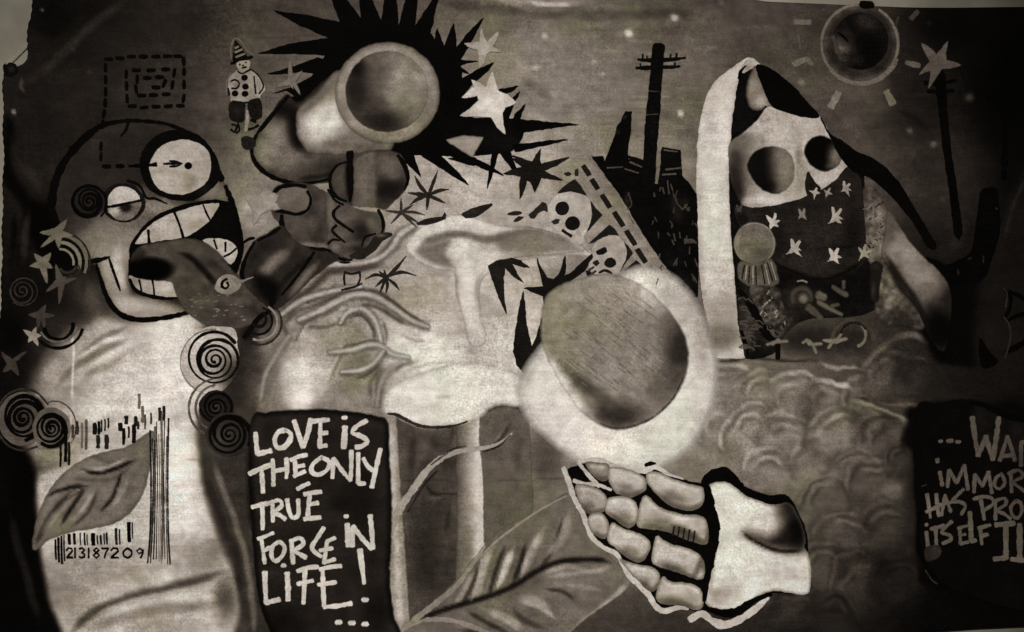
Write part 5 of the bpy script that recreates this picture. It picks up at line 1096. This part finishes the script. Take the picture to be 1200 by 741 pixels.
bone([(718, 614), (731, 621), (750, 627), (760, 636), (758, 648), (750, 657), (736, 653), (722, 641), (713, 632)], 176, [D(738, 646, 18, 8, 112, .8, 25), D(736, 627, 14, 6, 194, .6), D(754, 640, 6, 10, 184, .5)])
bone([(770, 630), (778, 634), (790, 640), (811, 646), (822, 656), (823, 676), (811, 676), (792, 668), (770, 662), (765, 653)], 178, [D(790, 664, 26, 8, 112, .8, 15), D(776, 646, 12, 10, 192, .6), D(814, 662, 8, 12, 170, .5)])
bone([(728, 656), (744, 662), (766, 667), (772, 678), (768, 690), (760, 691), (748, 678), (738, 669)], 168, [D(758, 682, 12, 7, 120, .7, 40), D(742, 664, 10, 4, 184, .6)])
bone([(777, 677), (786, 683), (808, 685), (820, 693), (822, 710), (812, 713), (798, 707), (779, 707), (770, 700)], 172, [D(785, 702, 18, 7, 108, .8), D(808, 702, 12, 10, 136, .5), D(796, 691, 14, 6, 190, .6)])
bone([(830, 570), (849, 565), (860, 570), (872, 580), (887, 586), (906, 592), (924, 590), (934, 604), (943, 628), (942, 642), (946, 648), (950, 672), (946, 695), (926, 694), (906, 692), (889, 698), (864, 714), (848, 715), (834, 712), (826, 702), (830, 672), (839, 632), (834, 596)], 202,
     [D(855, 620, 30, 60, 214, .8), D(900, 608, 34, 22, 192, .7), A([(912, 588), (928, 584), (938, 603), (946, 628), (942, 645), (916, 645), (892, 637), (874, 624), (900, 628), (914, 616), (916, 602)], 30, .95, 13), D(938, 614, 18, 38, 12, .9), D(922, 600, 18, 18, 60, .6), K([(868, 622), (884, 634), (910, 645), (940, 646)], 4, 22, .8), D(920, 672, 40, 20, 188, .9), D(850, 695, 30, 18, 170, .7), D(840, 700, 16, 14, 140, .6), D(930, 590, 16, 8, 36, .8), K([(838, 640), (834, 676), (830, 700)], 4, 150, .6)], "big pale wrist bone with a shadowed knob")
line('joint_gap', hd, [[(828, 570, 8), (833, 596, 10), (838, 620, 11), (834, 650, 9), (828, 680, 7), (825, 704, 5)], [(832, 714, 6), (848, 718, 8), (864, 716, 9), (884, 703, 6), (904, 696, 4)]], 7, 12, feather=1.4)

# ================================================================ hooded skull with bandana
level(0)
hk = shape('hood_lining', mural, [(867, 80), (876, 72), (888, 76), (902, 80), (926, 98), (946, 120), (960, 138), (972, 156), (1000, 175), (1012, 205), (1014, 260), (1018, 306), (1030, 312), (1030, 356), (1004, 370), (972, 372), (940, 376), (920, 392), (906, 414), (872, 418), (862, 370), (856, 280), (855, 200), (857, 140), (862, 106)], 24,
           [D(876, 372, 20, 44, 84, .8), D(910, 384, 34, 34, 72, .8), D(935, 352, 40, 26, 66, .8), D(962, 362, 30, 18, 50, .7), D(872, 400, 14, 20, 92, .7), D(985, 345, 24, 20, 18, .6), N(8, .3)], mat='black', label="dark inside of the hood around the skull")
ho = shape('pale_hood', mural, [(878, 67), (870, 76), (866, 88), (862, 108), (858, 136), (856, 160), (854, 190), (854, 240), (857, 290), (861, 340), (864, 380), (869, 404), (871, 417), (872, 419), (870, 419.5), (840, 419.5), (838, 419), (837, 416), (833, 390), (824, 352), (819, 300), (817, 240), (817, 190), (819, 156), (825, 124), (834, 102), (848, 87), (864, 76)], 196,
           [D(832, 130, 12, 50, 176, .6), D(850, 150, 12, 60, 210, .6), K([(820, 200), (821, 300), (828, 370)], 5, 168, .6), D(838, 260, 20, 80, 208, .7), D(846, 372, 36, 34, 150, .9), D(844, 398, 36, 20, 112, .95), D(850, 388, 30, 14, 124, .7), K([(838, 416), (854, 416.5), (872, 416)], 4, 186, .9), E(3, 150, .3), N(14, .04)], mat='white', label="white hood edge hanging left of the skull")
shape('hood_tip', ho, [(868, 84), (872, 77), (879, 68), (886, 72), (892, 78), (886, 79), (880, 80), (872, 85)], 176, [D(876, 80, 6, 6, 120, .6)], mat='white')
shape('hood_fold', ho, [(885, 78), (890, 90), (897, 108), (904, 124), (896, 126), (888, 128), (880, 124), (876, 112), (877, 98)], 128, [D(892, 118, 10, 12, 176, .9), D(882, 100, 6, 10, 150, .7), E(2, 60, .4)], mat='airbrush')
line('fold_line', ho, [[(874, 77, 2), (868, 84, 3.4), (866, 92, 3)], [(898, 125, 3), (890, 136, 2.4), (878, 150, 2)]], 3, 10)
cr_ = shape('hooded_skull', mural, [(856, 168), (872, 156), (888, 142), (900, 126), (914, 130), (936, 136), (958, 136), (968, 150), (976, 163), (986, 186), (994, 194), (986, 204), (974, 214), (963, 222), (954, 212), (947, 203), (948, 216), (945, 229), (926, 236), (900, 242), (874, 243), (866, 232), (858, 215), (855, 190)], 172,
            [D(872, 200, 26, 50, 104, .85), D(885, 168, 22, 16, 138, .7), D(862, 200, 17, 60, 66, 1), D(862, 226, 14, 30, 46, .9), D(870, 166, 18, 16, 112, .9), D(905, 200, 36, 34, 150, .6), D(940, 200, 12, 34, 142, .7), D(900, 150, 20, 16, 170, .6), D(930, 145, 34, 10, 184, .7), D(936, 182, 6, 14, 112, .7), D(900, 234, 30, 8, 194, .8), D(938, 214, 8, 16, 150, .5), D(968, 208, 14, 10, 186, .7), D(876, 236, 8, 8, 186, .7), D(960, 150, 10, 10, 160, .5), N(11, .07)], mat='airbrush', label="pale hooded skull with big dark eye sockets", feather=1.6)
shape('eye_socket', cr_, [(877, 193), (884, 180), (898, 173.5), (914, 174), (925, 181), (929.5, 193), (928.5, 210), (921, 221), (910, 226), (898, 224), (887, 215), (880, 204)], 26, [A([(906, 168), (938, 168), (938, 228), (912, 228), (906, 210)], 116, .97, 11), D(922, 198, 10, 24, 136, .7), D(900, 218, 14, 10, 22, .7)], mat='airbrush')
shape('eye_socket', cr_, [(944, 177), (949, 165.5), (960, 160), (972, 163), (981, 172), (985, 186), (980, 194.5), (970, 199.5), (959, 198), (949, 190)], 14, [D(980, 184, 14, 22, 128, .9), D(972, 195, 8, 6, 110, .5)], mat='airbrush')
shape('nose_hole', cr_, [(947, 202), (952, 210), (962, 222), (954, 226), (947, 229), (944, 214)], 44, [], mat='black')
level(50)
bd2 = shape('bandana', mural, [(862, 242), (882, 244), (904, 242), (930, 236), (948, 229), (964, 222), (980, 211), (994, 196), (1004, 204), (1010, 222), (1012, 250), (1014, 280), (1014, 304), (1002, 316), (984, 326), (964, 330), (944, 326), (928, 316), (912, 308), (900, 300), (880, 280), (866, 262)], 48,
            [D(950, 270, 44, 34, 58, .7), D(955, 305, 44, 16, 62, .7), D(905, 280, 20, 30, 26, .6), D(1000, 270, 14, 40, 24, .7), K([(920, 314), (942, 324), (966, 328), (990, 320), (1012, 306)], 5, 14, .8), K([(950, 292), (990, 290), (1010, 285)], 3, 28, .6), D(870, 256, 10, 10, 20, .7), N(8, .18)], mat='black', label="dark bandana patterned with pale crosses over the skull's jaw")
def xstar(x, y, s, v, rot=0):
    tips = []
    for i, a in enumerate((-62, -118, 140, 40, -5) if s > 6 else (-60, -125, 135, 45)):
        q = math.radians(a + rot + random.uniform(-9, 9)); l = s * random.uniform(1.0, 1.3) * (0.75 if a == -5 else 1)
        tips.append((x + l * math.cos(q), y + 1.2 * l * math.sin(q)))
    tips.sort(key=lambda p: math.atan2(p[1] - y, p[0] - x))
    P = []
    for i, tp in enumerate(tips):
        P.append((tp[0] - .1 * s, tp[1])); P.append((tp[0] + .12 * s, tp[1] + .1 * s))
        a0 = math.atan2(tp[1] - y, tp[0] - x); nx_ = tips[(i + 1) % len(tips)]; a1 = math.atan2(nx_[1] - y, nx_[0] - x)
        if a1 < a0: a1 += 2 * math.pi
        P.append((x + .4 * s * math.cos((a0 + a1) / 2), y + .4 * s * math.sin((a0 + a1) / 2)))
    shape('cross', bd2, P, v, [N(5, .15)], smooth=False, mat='white', feather=1.3, jitter=.5)
random.seed(9)
for x, y, s, v, r in [(906, 261, 8, 178, -12), (940, 252, 6, 128, 0), (979, 255, 8.5, 166, 8), (931, 291, 9, 166, 12), (977, 301, 8.5, 172, 5), (991, 221, 6.5, 150, 20), (955, 226, 5, 170, 60), (970, 226, 4.5, 140, 70), (1012, 297, 7.5, 140, -10), (866, 246, 4, 80, 0), (918, 300, 3, 60, 0)]:
    xstar(x, y, s, v, r)
# lace collar and right hood panel
level(30)
lace = shape('lace_edge', mural, [(1012, 226), (1022, 222), (1032, 236), (1038, 250), (1046, 256), (1048, 272), (1040, 290), (1034, 300), (1040, 320), (1050, 340), (1062, 352), (1078, 372), (1080, 384), (1060, 380), (1040, 378), (1028, 362), (1032, 330), (1030, 312), (1020, 304), (1014, 270)], 96, [D(1026, 250, 12, 24, 124, .7), D(1026, 285, 10, 20, 128, .6), D(1040, 345, 12, 40, 110, .7), D(1058, 376, 34, 20, 56, .95), D(1030, 355, 10, 20, 66, .7), N(6, .35), N(3.5, .25, 1, 4)], mat='airbrush', label="rough pale lace edge right of the bandana", feather=4)
random.seed(41)
line('lace_thread', lace, [[(x, y), (x + random.uniform(-5, 5), y + random.uniform(-5, 5)), (x + random.uniform(-6, 6), y + random.uniform(2, 7))] for x, y in [(random.uniform(1016, 1036), random.uniform(230, 300)) for _ in range(26)]], 1.5, 150, mat='white', alpha=.5)
line('lace_thread', lace, [[(x, y), (x + random.uniform(-4, 4), y + random.uniform(-4, 4))] for x, y in [(random.uniform(1016, 1040), random.uniform(230, 300)) for _ in range(22)]], 1.6, 40, alpha=.6)
hp = shape('hood_panel', mural, [(1040, 250), (1050, 262), (1064, 284), (1082, 304), (1098, 318), (1112, 342), (1112, 380), (1106, 410), (1090, 396), (1076, 362), (1060, 340), (1046, 318), (1034, 296), (1038, 276)], 98, [D(1060, 296, 28, 32, 146, .95, 40), D(1078, 324, 26, 28, 142, .95), D(1100, 386, 34, 42, 14, 1, 0, .2), D(1112, 350, 14, 26, 36, .7), K([(1036, 296), (1052, 324), (1072, 352), (1092, 396)], 7, 30, .8), D(1062, 296, 20, 20, 136, .6), N(9, .12)], mat='airbrush', label="grey hood panel sweeping down to the right")
level(60)
hr = shape('hood_shadow', mural, [(962, 138), (976, 160), (1000, 176), (1028, 189), (1048, 208), (1068, 238), (1084, 266), (1096, 286), (1095, 292), (1086, 288), (1072, 264), (1052, 238), (1030, 216), (1014, 206), (1000, 200), (988, 188), (976, 166)], 9, [], mat='black', label="black shadow strip along the hood's right edge")
shape('hood_wedge', hr, [(886, 77), (902, 81), (926, 98), (946, 120), (960, 136.5), (944, 137), (924, 132), (905, 124), (896, 106)], 9, [], mat='black')
# medal and trinkets
level(90)
md = shape('medal', mural, ell(884, 286, 23, 24, 0, 16), 112, [D(880, 276, 18, 14, 122, .7), D(890, 300, 18, 10, 88, .6), K(arc(884, 286, 21, 120, 230), 3, 150, .6), N(7, .14)], mat='airbrush', label="round grey medal hanging on a pleated ribbon")
line('rim', md, arc(884, 286, 23, 130, 420, 24, 16), 2, 136, mat='white', alpha=.7)
shape('ribbon', md, [(868, 308), (884, 311), (903, 305), (909, 320), (911, 331), (896, 338), (882, 336), (868, 328), (865, 318)], 96, [N(6, .2)], mat='airbrush')
line('pleat', md, [[(872, 311), (869, 327)], [(878, 312), (877, 332)], [(885, 312), (886, 335)], [(892, 311), (896, 333)], [(899, 308), (905, 330)]], 1.6, 40, alpha=.8)
line('pleat', md, [[(875, 311), (873, 328)], [(882, 312), (882, 333)], [(896, 310), (901, 333)], [(903, 307), (909, 328)]], 1.5, 150, mat='white', alpha=.7)
ch = shape('bead_chain', mural, [(880, 337), (900, 337), (912, 340), (914, 352), (920, 366), (928, 376), (920, 388), (908, 396), (894, 384), (890, 368), (882, 352)], 74, [N(4, .6), N(7, .3, 1, 3)], mat='airbrush', label="knotted bead chain below the medal")
random.seed(51)
for i in range(30):
    x = random.uniform(884, 920); y = random.uniform(340, 390)
    if abs(x - (884 + (y - 338) * .55)) < 16:
        line('bead', ch, [(x, y), (x + random.uniform(-3, 3), y + random.uniform(1, 3)), (x + random.uniform(-4, 4), y + 4)], 1.8, random.choice((30, 40, 140, 150)), alpha=.75)
line('chain_shadow', ch, [[(866, 340, 6), (878, 356, 8), (888, 374, 9), (898, 392, 8), (908, 400, 5)], [(911, 400, 5), (911, 420, 6)], [(868, 388, 3), (872, 400, 5), (876, 416, 3)]], 7, 14)
fur = line('pale_fur', mural, [[(x, y), (x + random.uniform(2, 7), y + random.uniform(-3, 3)), (x + random.uniform(5, 11), y + random.uniform(0, 5))] for x, y in [(random.uniform(864, 888), random.uniform(350, 408)) for _ in range(30)] if x < 870 + (y - 345) * .5], 2.4, 96, mat='white', alpha=.55, label="rough pale strokes by the hood's lower edge")
hn = line('ring_trinket', mural, arc(939, 349, 11, 150, 380), 4.5, 78, mat='airbrush', feather=3, label="grey ring trinket with a bright knob")
shape('knob', hn, ell(941, 350, 5.5, 5.5), 118, [E(3, 60, .6)], mat='airbrush')
line('glint', hn, [(934, 330), (940, 329), (945, 331)], 2, 130, mat='white')
kn = line('crossed_bones', mural, [[(958, 346, 9), (966, 349, 8)], [(958, 354, 4), (972, 362, 4), (986, 369, 3)]], 4, 116, mat='airbrush', feather=2.6, alpha=.75, label="small pale bones among the trinkets")
line('bone_piece', kn, [[(975, 336, 3), (984, 342, 5), (992, 346, 5)], [(988, 330), (988, 338)], [(974, 359), (982, 357)], [(946, 360, 8), (954, 366, 8), (962, 374, 5)]], 3, 100, mat='airbrush', feather=2.4, alpha=.7)
tk = shape('hanging_tassel', mural, [(1019, 312), (1026, 307), (1033, 312), (1031, 320), (1029, 340), (1027, 352), (1021, 352), (1019, 336), (1020, 320)], 40, [D(1023, 340, 3, 14, 76, .8), D(1026, 313, 6, 5, 60, .7)], mat='airbrush', label="dark hanging tassel at the bandana's right corner")
sn = line('snail_curl', mural, arc(999, 397, 24, 175, 365, 22), 5, 78, mat='airbrush', feather=3.5, label="pale snail-shell curl in the smoke under the bandana")
line('inner_curl', sn, arc(1003, 393, 11, -60, 80, 13), 3.4, 110, mat='white', feather=1.4)
line('inner_curl', sn, arc(1000, 394, 16, 190, 330), 3, 34, alpha=.6)
for lab, st in [("left pale branching glint in the smoke", [[(898, 404), (908, 401), (922, 400)], [(904, 404), (912, 398)]]), ("middle pale branching glint in the smoke", [[(940, 402), (946, 399), (952, 405), (956, 414)], [(944, 398), (948, 404)], [(950, 404), (962, 403)]]), ("right pale branching glint in the smoke", [[(964, 399, 2), (978, 400, 5), (992, 397, 2)], [(976, 400), (970, 408)], [(980, 399), (985, 392)]])]:
    line('smoke_glint', mural, st, 2.6, 128, mat='airbrush', feather=2, alpha=.9, label=lab)

# ================================================================ sun, right star, right pole, chimneys
level(20)
sn2 = shape('ringed_sun', mural, ell(1008, 51, 44, 45, 0, 18), 60, [E(8, 84, .8), N(10, .25)], mat='paint', label="dark ringed sun disc with stubby rays at the upper right")
line('ring', sn2, arc(1008, 51, 45, -60, 290, 46, 24), 3.4, 112, mat='white', alpha=.85, feather=1.6)
line('ring', sn2, arc(1009, 54, 45, 20, 140, 44, 14), 5.5, 118, mat='white', alpha=.65, feather=2.2)
shape('disc', sn2, ell(1009, 48, 32, 33, 0, 16), 26, [D(986, 58, 20, 30, 80, .9), D(1016, 26, 20, 14, 62, .85), D(1020, 58, 20, 26, 6, .9), D(1004, 70, 16, 10, 40, .6), N(8, .3)], mat='black')
line('face_mark', sn2, [[(976, 42, 4), (980, 52, 5), (984, 62, 3)]], 4, 74, mat='white', alpha=.8)
line('face_mark', sn2, [(982, 38, 2), (988, 42, 4), (994, 48, 2)], 3, 8)
shape('clip', sn2, [(1009, 2), (1022, 2), (1024, 8), (1010, 9)], 10, [], mat='black')
for p, w, v in [([(931, 26), (950, 26)], 6, 96), ([(930, 50), (942, 48)], 3.4, 80), ([(936, 42), (938, 57)], 3.4, 84), ([(930, 76), (938, 72), (946, 69)], 7, 100), ([(946, 69), (952, 76)], 5, 92), ([(983, 108), (974, 126)], 8, 110), ([(1039, 107), (1047, 122)], 8, 100), ([(1062, 73), (1078, 77)], 6, 84), ([(1068, 22), (1076, 13)], 6, 62), ([(1050, 30), (1053, 20)], 4, 56), ([(964, 11), (966, 12)], 5, 70)]:
    line('ray', sn2, p, w, v + 14, mat='white', feather=1.8, alpha=.85)
level(10)
rp = shape('far_pole', mural, [(1096, 86), (1107, 86), (1110, 130), (1115, 180), (1122, 230), (1127, 275), (1119, 275), (1112, 220), (1105, 170), (1100, 120)], 6, [], mat='black', label="thin black pole below the right star")
line('crossarm', rp, [(1084, 97, 5), (1100, 98, 4), (1121, 94, 3)], 4, 8)
line('crossarm', rp, [(1088, 107, 5), (1102, 107, 4), (1118, 106, 4)], 4, 8)
star(mural, [(1081, 51), (1092, 58), (1098, 64), (1104, 58), (1110.5, 49), (1108, 62), (1109, 71), (1118, 73), (1126, 76), (1114, 79), (1104, 80), (1097, 90), (1089, 103), (1092, 90), (1091, 82), (1084, 84), (1078, 87), (1086, 78), (1091, 72), (1086, 62)], 96, "grey star crowning the thin right pole")
cm = shape('black_chimney', mural, [(1147, 240), (1149, 226), (1156, 221), (1166, 222), (1169, 236), (1171, 268), (1166, 290), (1160, 308), (1152, 326), (1130, 334), (1108, 334), (1096, 320), (1082, 303), (1092, 304), (1108, 311), (1124, 305), (1138, 295), (1143, 270)], 5, [N(6, .4)], mat='black', label="black chimney and rubble at the right")
line('scratch', cm, [[(1122, 316), (1123, 322)], [(1152, 300), (1152, 308)], [(1166, 244), (1168, 245)], [(1134, 304), (1138, 302)]], 1.8, 56, mat='white', alpha=.7)
cg = line('right_creature', mural, [[(1177, 340, 3), (1184, 350, 4), (1182, 364, 4), (1176, 374, 3)], [(1182, 342, 4), (1196, 348, 4), (1208, 360, 4)], [(1180, 376, 4), (1192, 370, 5), (1208, 366, 5)], [(1180, 412, 6), (1196, 404, 7), (1208, 396, 6)]], 4, 4, label="black outlined creature cut off by the right edge")
line('pale_edge', cg, [[(1176, 338), (1180, 346), (1178, 360)], [(1176, 372), (1182, 380), (1184, 396), (1178, 420)]], 2, 62, mat='white', alpha=.7)
shape('black_wedge', cg, [(1148, 398), (1154, 404), (1162, 416), (1170, 424), (1160, 430), (1150, 428)], 4, [], mat='black')
line('dark_line', cg, [(1177, 100, 5), (1178, 150, 7), (1176, 210, 6)], 6, 3, alpha=.8)
